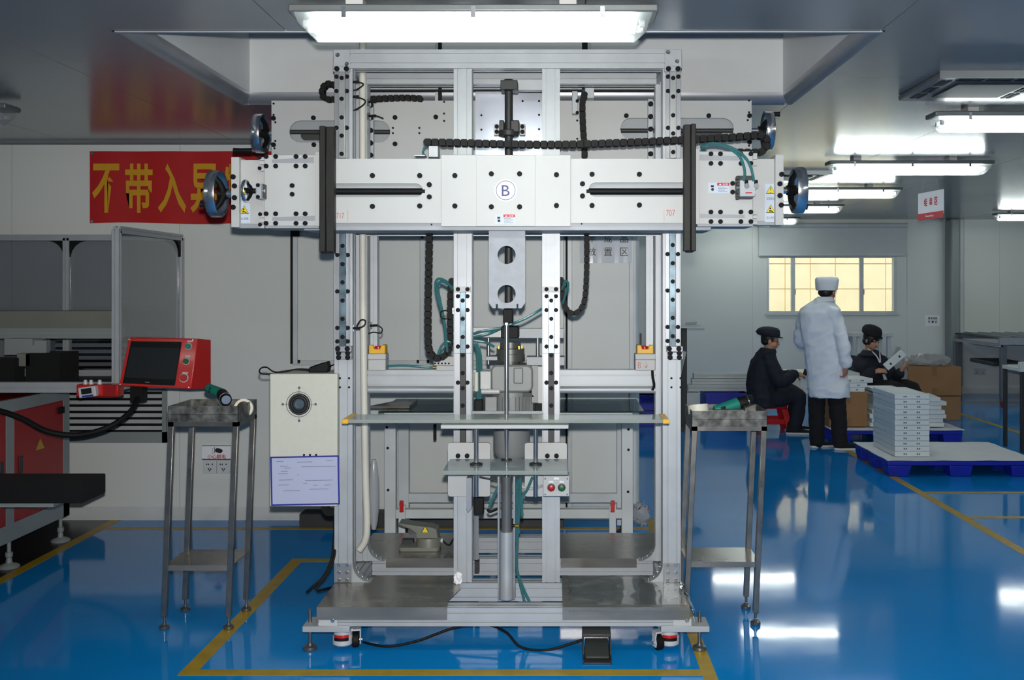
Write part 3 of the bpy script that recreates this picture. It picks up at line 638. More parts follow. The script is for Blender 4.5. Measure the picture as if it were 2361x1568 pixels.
for pc, ys_ in ((855, (243, 272, 301, 330, 358)), (1500, (240, 269, 298, 326, 355))):
    e = bx('rail_block', 'aluminium', M_, pc-6, pc+6, 228, 375, DBK-.03, DBK, .002); bolts(e, DBK-.03, [(pc, y) for y in ys_], 6)
# polished back plate between the inner columns
e = MB().box(X(1096, DBK-.02), X(1262, DBK-.02), DBK-.02, DBK-.002, 2.24, Z(205, DBK)).obj('polished_back_plate', 'polished', M_, smooth=False)
bolts(e, DBK-.02, [(1205, 233), (1243, 233), (1110, 266), (1243, 265), (1110, 299), (1243, 298)], 2.5)
bx('screw_mount', 'aluminium', M_, 1190, 1262, 183, 208, 4.95, 5.0, .002)
# vertical lead screw
e = MB().cyl((X(1173, 4.90), 4.90, Z(745, 4.90)), (X(1173, 4.90), 4.90, Z(200, 4.90)), .020, n=16).obj('vertical_screw', 'dark_grey', M_)
e = MB().box(X(1154, 4.84), X(1193, 4.84), 4.84, 4.95, Z(206, 4.84), Z(184, 4.84)).lathe([(0, 0), (.03, 0), (.026, .012), (0, .016)], (X(1173, 4.9), 4.9, Z(184, 4.84)), 'Z', 16).obj('screw_bearing', 'dark_grey', M_, bevel=.003)
e = MB().box(X(1151, 4.86), X(1162, 4.86), 4.86, 4.95, Z(301, 4.86), Z(277, 4.86)).box(X(1177, 4.86), X(1197, 4.86), 4.86, 4.95, Z(304, 4.86), Z(277, 4.86)).lathe([(.03, 0), (.05, .0), (.05, .03), (.03, .03)], (X(1173, 4.9), 4.9, Z(315, 4.9)), 'Z', 16).obj('screw_nut', 'dark_grey', M_, bevel=.004)
for a in (1139, 1198): 
    f_ = bx('nut_flange', 'white_plate', M_, a, a+13, 286, 312, 4.92, 4.95, .002); bolts(f_, 4.92, [(a+6.5, 292), (a+6.5, 304)], 5)
# hanging ducts between the coffer lid and the rear beam
for p0, p1, m in ((1003, 1010, 'aluminium'), (1010, 1018, 'black_plastic'), (1355, 1363, 'aluminium'), (1342, 1355, 'black_plastic')): MB().box(X(p0, 5.38), X(p1, 5.38), 5.38, 5.40, 2.5, 3.45).obj('hanging_duct', m, M_, smooth=False)
MB().box(X(835, 5.05), X(1520, 5.05), 5.235, 5.25, Z(207, 5.2), Z(203, 5.2)).obj('cable_tray', 'black_plastic', M_, smooth=False)
# ---- front crossbeam
zb0, zb1 = Z(514, DF), Z(366, DF)
MB().box(X(700, DF+.02), X(1640, DF+.02), DF+.02, DP-.028, Z(531, DF), Z(369, DF)).obj('beam_body', 'grey_plate', M_, bevel=.003)
fb = plate('crossbeam_plate', [(X(700, DF), zb0), (X(1640, DF), zb0), (X(1640, DF), zb1), (X(700, DF), zb1)],
           [stadium(X(720, DF), X(975, DF), Z(455, DF), Z(423, DF)), stadium(X(1357, DF), X(1620, DF), Z(454, DF), Z(421, DF))], DF, DF+.02, 'white_plate', M_)
bolts(fb, DF, [(859, 405), (968, 405), (859, 476), (968, 475), (990, 426), (990, 454), (1343, 424), (1343, 452), (1365, 402), (1474, 402), (1365, 474), (1474, 473)], 6)
for p0, p1 in ((715, 980), (1352, 1625)): MB().cyl((X(p0, DF), DF+.012, Z(441, DF)), (X(p1, DF), DF+.012, Z(441, DF)), .0145).obj('lead_screw', 'black_plastic', fb)
bolts(fb, DF+.02, [(995, 518), (1341, 516)], 2)
cp = bx('center_plate', 'white_plate', M_, 1017, 1316, 357, 522, DF-.012, DF, .0015)
bolts(cp, DF-.012, [(1049, 405), (1049, 475), (1283, 403), (1283, 474)], 6)
cc = bx('center_cover', 'white_plate', M_, 1098, 1234, 357.5, 521.5, DF-.017, DF-.012, .001)
bolts(cc, DF-.017, [(1133, 401), (1198, 401), (1133, 477), (1198, 477)], 6)
dk = DF-.017
MB().lathe([(0, 0), (26*dk/F, 0), (26*dk/F, -.001), (0, -.001)], (X(1166, dk), dk, Z(439, dk)), 'Y', 32).obj('emblem_disc', 'paper_white', cc)
plate('emblem_ring', circ(X(1166, dk), Z(439, dk), 22.5*dk/F, 40), [circ(X(1166, dk), Z(439, dk), 21.3*dk/F, 40)], dk-.0018, dk-.001, 'ink_navy', cc)
text('letter', 'B', (X(1157, dk), X(1175, dk), Z(452, dk), Z(427, dk)), dk-.0016, 'ink_navy', cc)
def caution(parent, px0, px1, py0, py1, D, redfrac=.42, lines=4):
    bx('caution_sticker', 'sticker_pale', parent, px0, px1, py0, py1, D-.0008, D, smooth=False)
    w = px1-px0; h = py1-py0
    bx('red_header', 'ink_red', parent, px0+w*redfrac, px1-.5, py0+.5, py0+h*.3, D-.0014, D-.0008, smooth=False)
    text('header_text', '▲ 注意', (X(px0+w*.5, D), X(px1-w*.08, D), Z(py0+h*.25, D), Z(py0+h*.08, D)), D-.0018, 'paper_white', parent)
    for i in range(lines):
        bx('text_line', 'ink_grey', parent, px0+w*(redfrac+.03), px1-w*(.08 if i % 2 else .2), py0+h*(.42+.14*i), py0+h*(.42+.14*i)+.9, D-.0014, D-.0008, smooth=False)
    MB().lathe([(0, 0), (w*.07*D/F, 0), (w*.07*D/F, -.0006), (0, -.0006)], (X(px0+w*.2, D), D-.0008, Z(py0+h*.66, D)), 'Y', 14).box(X(px0+w*.12, D), X(px0+w*.26, D), D-.0014, D-.0008, Z(py0+h*.45, D), Z(py0+h*.25, D)).obj('pictogram', 'ink_black', parent, smooth=False)
caution(cc, 1141, 1188, 494, 517, dk)
for px in (802, 1531): bx('pencil_mark', 'ink_red', fb, px-.25, px+.25, 484, 512, DF-.0006, DF, smooth=False)
text('pencil_number', '717', (X(776, DF), X(793, DF), Z(504, DF), Z(491, DF)), DF-.0004, 'ink_red', fb, bold=-.012)
text('pencil_number', '707', (X(1536, DF), X(1556, DF), Z(498, DF), Z(484, DF)), DF-.0004, 'ink_red', fb, bold=-.012)
def triangle_sticker(parent, px, py, w, D, sym, body):
    bx('warning_sticker', 'sticker_pale', parent, px-w*.62, px+w*.62, py-w*.55, py+w*1.45, D-.0008, D, smooth=False)
    for k, (m, e, q) in enumerate((('ink_black', 1.0, .0012), ('sticker_yellow', .84, .0018))):
        h = w*.88*e; c = py+w*.06
        MB().prism([(X(px-w*.5*e, D), Z(c+h*.5, D)), (X(px+w*.5*e, D), Z(c+h*.5, D)), (X(px, D), Z(c-h*.5, D))], D-q, D-q+.0006, 'XZ').obj('triangle', m, parent, smooth=False)
    if sym == '!': text('symbol', '!', (X(px-w*.045, D), X(px+w*.045, D), Z(py+w*.42, D), Z(py-w*.2, D)), D-.002, 'ink_black', parent)
    else: MB().lathe([(0, 0), (w*.10*D/F, 0), (w*.10*D/F, -.0004), (0, -.0004)], (X(px-w*.05, D), D-.0019, Z(py+w*.02, D)), 'Y', 10).lathe([(0, 0), (w*.10*D/F, 0), (w*.10*D/F, -.0004), (0, -.0004)], (X(px-w*.08, D), D-.0019, Z(py+w*.28, D)), 'Y', 10).prism([(X(px, D), Z(py+w*.2, D)), (X(px+w*.22, D), Z(py+w*.32, D)), (X(px+w*.3, D), Z(py+w*.42, D)), (X(px+w*.08, D), Z(py+w*.38, D))], D-.0023, D-.0018, 'XZ').obj('symbol', 'ink_black', parent, smooth=False)
    text('sticker_text', body, (X(px-w*.45, D), X(px+w*.45, D), Z(py+w*1.15, D), Z(py+w*.86, D)), D-.0012, 'ink_grey', parent)
# carriages at both ends
def wedge(parent, px0, px1, ya, yb, yc_, D): MB().prism([(X(px0, D), Z(yc_, D)), (X(px1, D), Z(yc_, D)), (X(px1, D), Z(yb, D)), (X(px0, D), Z(ya, D))], D-.0012, D+.002, 'XZ').obj('wedge_strip', 'grey_plate', parent, smooth=False)
DC = 4.41
L = bx('carriage_plate', 'white_plate', M_, 609, 735, 357, 521, DC, DC+.035, .002)
bx('carriage_edge', 'white_plate', L, 727, 736, 350, 521, DC-.006, DC+.03, .001); wedge(L, 627, 724, 368, 362, 376, DC); wedge(L, 628, 726, 501, 497.5, 509, DC)
bx('carriage_underside', 'grey_plate', L, 612, 735, 521, 526, DC+.004, DC+.2)
bolts(L, DC, [(x, y) for x in (614, 636, 683, 704) for y in (361, 383, 493, 515)]+[(674, 428), (674, 448)], 5.5)
E = MB().box(X(549, DC+.03), X(609, DC+.03), DC+.03, DC+.05, Z(516, DC), Z(367, DC)).box(X(533, DC), X(551, DC), DC, DC+.12, Z(524, DC), Z(362, DC)).obj('end_plate', 'white_plate', M_, bevel=.0015)
bolts(E, DC, [(538, 408), (541, 429), (541, 456), (538, 478)], 6)
bx('end_lower_strip', 'grey_plate', E, 552, 610, 516, 526, DC+.03, DC+.1)
for y in (362, 371, 386, 494, 505, 518): bx('slide_block', 'white_plate', L, 598, 609, y, y+8, DC+.004, DC+.05, .001)
bolts(L, DC+.004, [(599, 363), (599, 388), (600, 494), (600, 518)], 4.5)
triangle_sticker(E, 561, 438, 22, DC+.03, '!', '注意安全'); triangle_sticker(E, 563, 482, 22, DC+.03, 'g', '当心机械')
R_C = bx('carriage_plate', 'white_plate', M_, 1608, 1736, 349, 517, DC, DC+.035, .002)
bx('carriage_edge', 'white_plate', R_C, 1604, 1613, 343, 517, DC-.006, DC+.03, .001); wedge(R_C, 1613, 1717, 356, 361, 370, DC); wedge(R_C, 1613, 1717, 493, 495.5, 503, DC)
bx('carriage_underside', 'grey_plate', R_C, 1608, 1736, 517, 522, DC+.004, DC+.2)
bolts(R_C, DC, [(x, y) for x in (1639, 1661, 1708, 1731) for y in (355, 377, 489, 511)]+[(1689, 423), (1689, 443)], 5.5)
E2 = MB().box(X(1736, DC+.03), X(1791, DC+.03), DC+.03, DC+.05, Z(509, DC), Z(364, DC)).box(X(1788, DC), X(1807, DC), DC, DC+.12, Z(519, DC), Z(356, DC)).obj('end_plate', 'white_plate', M_, bevel=.0015)
bolts(E2, DC, [(1802, 402), (1798, 424), (1798, 451), (1801, 473)], 6)
bx('end_lower_strip', 'grey_plate', E2, 1736, 1790, 509, 519, DC+.03, DC+.1)
for y in (353, 360, 375, 488, 497, 510): bx('slide_block', 'white_plate', R_C, 1736, 1746, y, y+7, DC+.004, DC+.05, .001)
caution(R_C, 1633, 1682, 421, 445, DC); triangle_sticker(E2, 1777, 436, 22, DC+.03, '!', '注意安全'); triangle_sticker(E2, 1777, 480, 22, DC+.03, 'g', '当心夹手')
# pneumatic cylinder on the right carriage
ac = MB().prism(rrect(X(1695, DC), X(1737, DC), Z(460, DC), Z(405, DC), .012), DC-.002, DC+.002, 'XZ').obj('cylinder_recess', 'dark_grey', M_)
bx('cylinder_body', 'aluminium', ac, 1706, 1742, 415, 453, DC-.05, DC-.002, .003); bx('cylinder_band', 'white_plate', ac, 1708, 1742, 440, 447, DC-.053, DC-.05); bx('cylinder_label', 'ink_red', ac, 1719, 1734, 443, 446, DC-.054, DC-.053, smooth=False)
MB().cyl((X(1697, DC), DC-.025, Z(434, DC)), (X(1707, DC), DC-.025, Z(434, DC)), .009).obj('piston_rod', 'chrome', ac)
for y in (410, 424, 443, 456): bx('clamp_nut', 'dark_grey', ac, 1698, 1705, y-4, y+4, DC-.03, DC, .003)
for px in (1716, 1738):
    MB().cyl((X(px, DC), DC-.06, Z(432, DC)), (X(px, DC), DC-.045, Z(432, DC)), .012).obj('fitting', 'chrome', ac); MB().cyl((X(px, DC), DC-.05, Z(428, DC)), (X(px, DC), DC-.05, Z(418, DC)), .008).obj('fitting_elbow', 'black_plastic', ac)
for pts in ([(1716, 418), (1717, 395), (1711, 372), (1700, 355), (1672, 337), (1640, 333), (1618, 338), (1622, 346)], [(1738, 418), (1733, 392), (1722, 368), (1700, 348), (1668, 334), (1636, 331), (1620, 342), (1626, 348)]):
    MB().tube(smooth_path([P(a, b_, DC-.05+.02*(i > 3)*(i-3)) for i, (a, b_) in enumerate(pts)]), .0065, 8).obj('air_hose', 'hose_teal', ac)
# black squeegee bars standing in front of the carriages
def bar(pxs, top, bot, D, sgn):
    p0, p1 = pxs; w = (p1-p0)*D/F
    prof = [(X(p0, D), D), (X(p0, D)+w*.42, D), (X(p0, D)+w*.42, D+.02), (X(p1, D), D+.02), (X(p1, D), D+.06), (X(p0, D), D+.06)]
    if sgn < 0: prof = [(X(p0, D)+X(p1, D)-u, v) for u, v in prof]
    o = MB().prism(prof, Z(bot, D), Z(top, D), 'XY').obj('rubber_bar', 'dark_bar', M_, bevel=.003)
    bx('bar_foot', 'black_rubber', o, p0+4, p1-6, bot-2, bot+3, D+.01, D+.05, .003); return o
bar((736, 768), 290, 581, 4.335, 1); bar((1578, 1605), 285, 579, 4.335, -1)
# ---- handwheels
def wheel(c, R_, w, sgn, name='handwheel', handle=None, phase=.5, dish=.02):
    """c = centre of the rim; sgn = side (x direction) pointing away from the machine"""
    r = MB().lathe([(R_*.90, -w/2), (R_*.985, -w/2), (R_, -w*.42), (R_, w*.42), (R_*.985, w/2), (R_*.90, w/2), (R_*.89, 0), (R_*.90, -w/2)], c, 'X', 40).obj(name, 'chrome', M_)
    hx = c[0]-sgn*(dish+.01)
    MB().lathe([(0, -.022), (R_*.22, -.022), (R_*.22, .02), (0, .02)], (hx, c[1], c[2]), 'X', 18).obj('hub', 'black_plastic', r)
    for k in range(3):
        a = phase+k*2*math.pi/3; d = Vector((0, math.cos(a), math.sin(a)))
        MB().tube([Vector((hx, c[1], c[2]))+d*R_*.15, Vector((hx+sgn*.006, c[1], c[2]))+d*R_*.5, Vector(c)+d*R_*.88], [R_*.17, R_*.13, R_*.11], 10).obj('spoke', 'black_plastic', r)
    MB().cyl((hx-sgn*.06, c[1], c[2]), (hx, c[1], c[2]), R_*.16).obj('shaft', 'chrome', r)
    if handle:
        a, ln = handle; p = Vector(c)+Vector((0, math.cos(a), math.sin(a)))*R_*.88
        MB().cyl(p, p+Vector((sgn*(.02+ln*.25), 0, 0)), .008).obj('handle_pin', 'chrome', r)
        q = p+Vector((sgn*(.02+ln*.2), 0, 0))
        MB().tube([q, q+Vector((sgn*ln*.1, 0, 0)), q+Vector((sgn*ln*.6, 0, 0)), q+Vector((sgn*ln, 0, 0))], [.011, .013, .012, .014], 12).obj('handle_grip', 'black_plastic', r)
    return r
wheel((X(499, 4.47), 4.47, Z(447, 4.47)), .105, .046, -1, handle=(math.radians(215), .02), phase=2.1)
wheel((X(1840, 4.47), 4.47, Z(439, 4.47)), .104, .046, 1, handle=(math.radians(-50), .03), phase=1.2)
wheel((X(600, 5.33), 5.33, Z(308, 5.33)), .105, .044, -1, handle=(math.radians(-95), .10), phase=1.3)
wheel((X(1770, 5.33), 5.33, Z(301, 5.33)), .104, .044, 1, handle=(math.radians(80), .04), phase=.4)
sw = wheel((X(567, 4.36), 4.36, Z(440, 4.36)), .05, .014, -1, 'small_handwheel', None, .9, .012)
bx('wheel_bearing', 'aluminium', sw, 590, 601, 423, 458, 4.33, 4.41, .002); bx('bearing_block', 'dark_grey', sw, 601, 607, 424, 457, 4.36, 4.41); bolts(sw, 4.33, [(595, 427), (595, 454)], 4.5)
# ---- cable chains: every link its own part
def link_mesh(L_, h, w):
    o = MB()
    for s in (-1, 1): o.prism(rrect(-L_*.455, L_*.455, -h/2, h/2, h*.2, 3), s*w/2-.004, s*w/2+.004, 'XZ').prism(rrect(-L_*.6, L_*.6, -h*.36, h*.36, h*.2, 3), s*w/2-.002, s*w/2+.0015, 'XZ')
    o.box(-L_*.3, L_*.1, -w/2, w/2, h*.34, h*.5).box(-L_*.3, L_*.1, -w/2, w/2, -h*.5, -h*.34).lathe([(0, 0), (h*.2, 0), (h*.2, -.003), (0, -.003)], (L_*.05, -w/2-.0025, 0), 'Y', 8)
    t_ = o.obj('chain_link', 'black_plastic'); me = t_.data; bpy.data.objects.remove(t_); return me
def chain(pts, D, L_, h, w, end=True, D2=None):
    path = smooth_path([P(a, b_, D+((D2-D)*i/(len(pts)-1) if D2 else 0)) for i, (a, b_) in enumerate(pts)], 10); me = link_mesh(L_, h, w)
    first = MB().box(path[0].x-h*.5, path[0].x+h*.5, path[0].y-w/2, path[0].y+w/2, path[0].z-h*.5, path[0].z+h*.5).obj('cable_chain', 'black_plastic', M_, bevel=.003)
    acc = 0; k = 0
    for i in range(1, len(path)):
        seg = path[i]-path[i-1]; l = seg.length; d = acc
        while d < l:
            p = path[i-1]+seg*(d/l); inst('chain_link', me, first, p, (0, -math.atan2(seg.z, seg.x), 0)); d += L_
        acc = d-l
    return first
c1 = chain([(988, 329), (1060, 330), (1170, 333), (1300, 334), (1400, 331), (1500, 327), (1600, 322), (1690, 317), (1745, 313), (1762, 318), (1768, 332), (1760, 347), (1745, 352), (1700, 352)], 4.56, .033, .030, .05)
bx('chain_bracket', 'aluminium', c1, 988, 1010, 336, 362, 4.53, 4.6, .002); bx('chain_end', 'aluminium', c1, 980, 1006, 322, 325, 4.54, 4.6); bx('chain_foot', 'aluminium', c1, 955, 980, 357, 360, 4.5, 4.56)
MB().tube(smooth_path([P(992, 333, 4.55), P(980, 338, 4.55), P(975, 350, 4.55), P(980, 358, 4.54)]), .004, 6).obj('cable', 'hose_teal', c1)
chain([(990, 520), (989, 600), (987, 700), (987, 780), (991, 810), (1003, 824), (1020, 823), (1033, 808), (1038, 780), (1039, 700), (1041, 655), (1046, 640)], 4.95, .034, .030, .05)
chain([(1352, 520), (1353, 580), (1352, 640), (1348, 690), (1336, 716), (1318, 722), (1304, 708), (1298, 685), (1296, 655), (1292, 638)], 4.95, .034, .026, .05)
chain([(1347, 222), (1343, 240), (1344, 290), (1347, 330), (1348, 362)], 5.2, .034, .032, .05)
e = bx('chain_bracket', 'aluminium', M_, 1319, 1332, 204, 262, 5.24, 5.29, .002); bolts(e, 5.24, [(1331, 233), (1331, 260)], 4)
bx('chain_box', 'aluminium', M_, 1349, 1370, 202, 226, 5.18, 5.25, .002)
MB().tube(smooth_path([P(1340, 225, 5.18), P(1345, 212, 5.18), P(1350, 203, 5.2)]), .006, 6).obj('cable', 'hose_teal', M_)
# loop of chain seen left behind the upper post
chain([(772, 196), (757, 194), (746, 203), (744, 218), (752, 229), (770, 230), (850, 229), (930, 226), (975, 228)], 5.27, .03, .028, .04)
# hoses beside the chains
for pts in ([(1044, 668), (1030, 650), (1012, 643), (1004, 655), (1010, 690), (1020, 725), (1026, 760), (1028, 800)], [(1046, 664), (1034, 656), (1018, 649), (1009, 660), (1016, 700), (1024, 740), (1030, 790), (1031, 812)], [(1010, 818), (1018, 798), (1030, 788), (1040, 790)],
            [(1297, 700), (1306, 672), (1310, 655), (1303, 648), (1296, 668)], [(1090, 785), (1120, 790), (1140, 800)], [(1090, 778), (1125, 770), (1160, 755), (1210, 735), (1250, 712)], [(1092, 770), (1110, 764), (1155, 757)],
            [(1090, 790), (1104, 815), (1106, 860), (1104, 910), (1103, 960)], [(1092, 788), (1100, 812), (1101, 870), (1101, 960)], [(1096, 785), (1108, 820), (1108, 890), (1107, 960)]):
    MB().tube(smooth_path([P(a, b_, 4.88) for a, b_ in pts]), .0065, 8).obj('air_hose', 'hose_teal', M_)
# sensors with black leads on the posts
def sensor(px, py, D, lead):
    s = bx('sensor', 'chrome', M_, px-4, px+4, py-8, py+8, D, D+.02, .002); MB().cyl((X(px, D), D-.005, Z(py, D)), (X(px+18, D), D-.005, Z(py-1, D)), .006).obj('sensor_body', 'black_plastic', s)
    MB().tube(smooth_path([P(a, b_, D-.004) for a, b_ in lead]), .0032, 6).obj('lead', 'black_rubber', s)
sensor(810, 190, DP+.02, [(826, 189), (838, 194), (828, 203), (815, 209)]); sensor(810, 224, DP+.02, [(828, 225), (842, 232), (836, 243), (815, 255)])
sensor(850, 236, DR-.03, [(868, 234), (876, 233)]); sensor(850, 268, DR-.03, [(868, 267), (884, 273)])
sensor(813, 757, DP+.02, [(826, 757), (840, 750), (842, 739), (832, 738), (822, 752)]); sensor(853, 751, DR-.03, [(872, 751), (881, 758), (878, 768), (862, 766), (850, 769)])
sensor(1046, 717, DP+.02, [(1033, 716), (1018, 718), (1016, 730), (1024, 735), (1036, 735)])
# ---- ivory conduit running up beside the left posts
MB().tube(smooth_path([(X(836, 4.95), 4.95, 2.95), (X(837, 4.95), 4.95, 1.6), (X(842, 4.95), 4.95, .75), (X(846, 4.95), 4.95, .45), (X(842, 4.95), 4.95, .36), (X(828, 4.95), 4.95, .31)], 8), .0175, 14).obj('conduit', 'pvc', M_)
bagm = MB(); random.seed(3)
bagm.ellipsoid(P(862, 1140, 5.02), .028, .03, .19).obj('plastic_wrap', 'bag_plastic', M_)
# ---- central lift: holed plate, rods, trays
hp = plate('holed_plate', [(X(1127, 4.5), Z(515, 4.5)), (X(1211, 4.5), Z(515, 4.5)), (X(1211, 4.5), Z(698, 4.5)), (X(1202, 4.5), Z(711, 4.5)), (X(1195, 4.5), Z(711, 4.5)), (X(1195, 4.5), Z(701, 4.5)), (X(1191, 4.5), Z(701, 4.5)), (X(1191, 4.5), Z(711, 4.5)), (X(1148, 4.5), Z(711, 4.5)), (X(1148, 4.5), Z(701, 4.5)), (X(1143, 4.5), Z(701, 4.5)), (X(1143, 4.5), Z(711, 4.5)), (X(1136, 4.5), Z(711, 4.5)), (X(1127, 4.5), Z(698, 4.5))],
           [circ(X(1168, 4.5), Z(588, 4.5), 21*4.5/F), circ(X(1168, 4.5), Z(678, 4.5), 21*4.5/F)], 4.5, 4.512, 'milled', M_)
bx('plate_bracket', 'grey_plate', M_, 1130, 1208, 505, 540, 4.515, 4.7)
bx('rod_collar', 'black_plastic', M_, 1160, 1182, 712, 745, 4.72, 4.80, .004); bx('rod_clamp', 'black_plastic', M_, 1155, 1195, 753, 780, 4.72, 4.86, .004)
MB().lathe([(0, 0), (.011, 0), (.011, .012), (0, .012)], (X(1168, 4.62), 4.62, Z(750, 4.62)), 'Z', 6).obj('rod_nut', 'chrome', M_)
MB().cyl((X(1168, 4.62), 4.62, Z(1200, 4.62)), (X(1168, 4.62), 4.62, Z(747, 4.62)), .0105).obj('lift_rod', 'chrome', M_)
bx('motor_tie_bar', 'white_plate', M_, 1088, 1158, 755, 778, 4.98, 5.02, .002); bx('motor_tie_bar', 'grey_plate', M_, 1192, 1300, 757, 780, 4.98, 5.02, .002)
for px in (1126, 1240): MB().cyl((X(px, 5.0), 5.0, Z(840, 5.0)), (X(px, 5.0), 5.0, Z(779, 5.0)), .009).obj('motor_stud', 'chrome', M_)
gx, gy = X(1177, 5.0), 5.0
e = MB().lathe([(0, .0), (.05, 0), (.05, .03), (.072, .03), (.072, .065), (.07, .067), (.07, .092), (.06, .092), (.052, .095), (.052, .125), (0, .125)], (gx, gy, Z(846, 5.0)), 'Z', 32).obj('coupling_flange', 'flange_grey', M_)
for k in range(6): MB().lathe([(0, 0), (.006, 0), (.006, .014), (0, .014)], (gx+.06*math.cos(k*1.05+.3), gy+.06*math.sin(k*1.05+.3), Z(846, 5.0)+.092), 'Z', 6).obj('flange_bolt', 'brass', e)
gb = MB().prism(rrect(X(1131, 4.93), X(1229, 4.93), Z(905, 4.93), Z(842, 4.93), .03), 4.93, 5.09, 'XZ').obj('gearbox', 'cast_grey', M_, bevel=.01)
bx('gearbox_rib', 'cast_grey', gb, 1184, 1206, 848, 885, 4.915, 4.93, .006); bx('gearbox_foot', 'cast_grey', gb, 1225, 1242, 842, 930, 4.95, 5.08, .004); bx('side_bracket', 'white_plate', M_, 1240, 1252, 845, 930, 4.94, 5.0, .002)
bx('gearbox_shelf', 'grey_plate', gb, 1120, 1147, 822, 831, 4.94, 5.06, .002); bx('gearbox_shelf', 'grey_plate', gb, 1214, 1302, 823, 843, 4.96, 5.06, .002)
mo = MB().lathe([(0, 0), (.075, 0), (.092, .03), (.092, .33), (.085, .335), (0, .335)], (gx+.005, 5.02, Z(1055, 5.0)), 'Z', 32).obj('motor', 'cast_grey', M_)
for k in range(18):
    a = -math.pi+math.pi*k/17; d = Vector((math.cos(a), math.sin(a), 0))
    c = Vector((gx+.005, 5.02, 0)); p = c+d*.090; q = c+d*.106; n_ = Vector((-d.y, d.x, 0))*.002
    MB().loft([[p-n_+Vector((0, 0, z)), q-n_+Vector((0, 0, z)), q+n_+Vector((0, 0, z)), p+n_+Vector((0, 0, z))] for z in (Z(985, 5.0), Z(912, 5.0))], True).obj('cooling_fin', 'cast_grey', mo, smooth=False)
MB().prism([(X(1140, 4.95), Z(905, 4.95)), (X(1222, 4.95), Z(905, 4.95)), (X(1232, 4.95), Z(915, 4.95)), (X(1135, 4.95), Z(915, 4.95))], 4.95, 5.09, 'XZ').obj('motor_adapter', 'dark_grey', gb)
vb = bx('valve_block', 'white_plate', M_, 1107, 1132, 856, 898, 4.84, 4.9, .004); MB().cyl((X(1119, 4.83), 4.83, Z(892, 4.83)), (X(1119, 4.84), 4.84, Z(892, 4.84)), .012).obj('valve_ring', 'grey_plastic', vb)
MB().tube([P(1098, 858, 4.84), P(1098, 902, 4.84)], .011, 12).obj('filter', 'pvc', vb); MB().tube([P(1110, 903, 4.84), P(1152, 903, 4.84)], .013, 12).obj('valve_arm', 'white_plate', vb)
bx('terminal_box', 'cast_grey', mo, 1118, 1146, 915, 950, 4.9, 4.98, .004); bx('hose_bundle_clamp', 'black_plastic', M_, 1094, 1112, 922, 960, 4.85, 4.9, .004)
bx('relay', 'black_plastic', M_, 1234, 1250, 932, 960, 4.9, 4.96, .003)
# acrylic work shelf with yellow taped ends
zs = Z(976, 4.36)
sh = MB().box(X(792, 4.36), X(1540, 4.36), 4.36, 4.54, zs, zs+.016).obj('clear_shelf', 'acrylic', M_, bevel=.002)
for a, b_ in ((789, 803), (1528, 1543)): MB().box(X(a, 4.36), X(b_, 4.36), 4.355, 4.545, zs-.002, zs+.018).obj('yellow_tape', 'yellow_plastic', sh, bevel=.002)
bx('shelf_support', 'white_plate', M_, 1016, 1311, 980, 989, 4.375, 4.58, .002)
MB().box(X(1086, 4.6), X(1251, 4.6), 4.56, 4.68, Z(963, 4.6), Z(960, 4.6)+.004).box(X(1086, 4.66), X(1251, 4.66), 4.66, 4.67, Z(962, 4.66), Z(948, 4.66)).obj('lift_tray', 'milled', M_, smooth=False)
zt_ = Z(1095, 4.36)
lt = MB().box(X(1020, 4.36), X(1309, 4.36), 4.36, 4.66, zt_, zt_+.018).obj('lower_tray', 'acrylic', M_, bevel=.002)
for px in (1098, 1235):
    r = MB().cyl((X(px, 4.5), 4.5, Z(1145, 4.5)), (X(px, 4.5), 4.5, Z(985, 4.5)), .0105).obj('guide_rod', 'chrome', M_)
    MB().lathe([(.0105, 0), (.029, 0), (.029, .008), (.018, .012), (.0105, .012)], (X(px, 4.5), 4.5, zt_+.018), 'Z', 20).obj('rod_flange', 'dark_grey', r)
MB().lathe([(.0105, 0), (.026, 0), (.026, .006), (.0105, .006)], (X(1168, 4.62), 4.62, zt_+.018), 'Z', 20).obj('rod_flange', 'dark_grey', M_)
for x0, x1, bl, xc in ((1033, 1130, [(1056, 1051), (1077, 1051)], 1087), (1210, 1307, [(1262, 1051), (1283, 1051)], 1252)):
    o = plate('lift_bracket', rrect(X(x0, 4.70), X(x1, 4.70), Z(1145 if x0 > 1100 else 1145, 4.70), Z(1021, 4.70), .012), [], 4.70, 4.715, 'white_plate', M_, .001)
    bolts(o, 4.70, bl, 5.5)
    if x0 < 1100:
        MB().prism([(X(1078, 4.66), Z(1097, 4.66)), (X(1090, 4.66), Z(1097, 4.66)), (X(1090, 4.66), Z(1165, 4.66)), (X(1082, 4.66), Z(1175, 4.66)), (X(1078, 4.66), Z(1165, 4.66))], 4.60, 4.70, 'XZ').obj('bracket_web', 'aluminium_dark', o, smooth=False)
        bx('limit_switch', 'black_plastic', M_, 1092, 1115, 1148, 1187, 4.72, 4.76, .004)
cbx = bx('control_box', 'grey_plastic', M_, 1252, 1313, 1098, 1145, 4.58, 4.69, .004)
for px, m in ((1271, 'red_button'), (1295, 'green_button')):
    MB().lathe([(0, 0), (9*4.58/F, 0), (9*4.58/F, -.006), (7.4*4.58/F, -.007), (0, -.007)], (X(px, 4.58), 4.58, Z(1124, 4.58)), 'Y', 20).obj('button_ring', 'dark_grey', cbx)
    MB().lathe([(7*4.58/F, -.007), (7*4.58/F, -.012), (5*4.58/F, -.014), (0, -.014)], (X(px, 4.58), 4.58, Z(1124, 4.58)), 'Y', 20, True).obj('push_button', m, cbx)
    bx('button_label', 'paper_white', cbx, px-5, px+5, 1109, 1113, 4.579, 4.58, smooth=False)
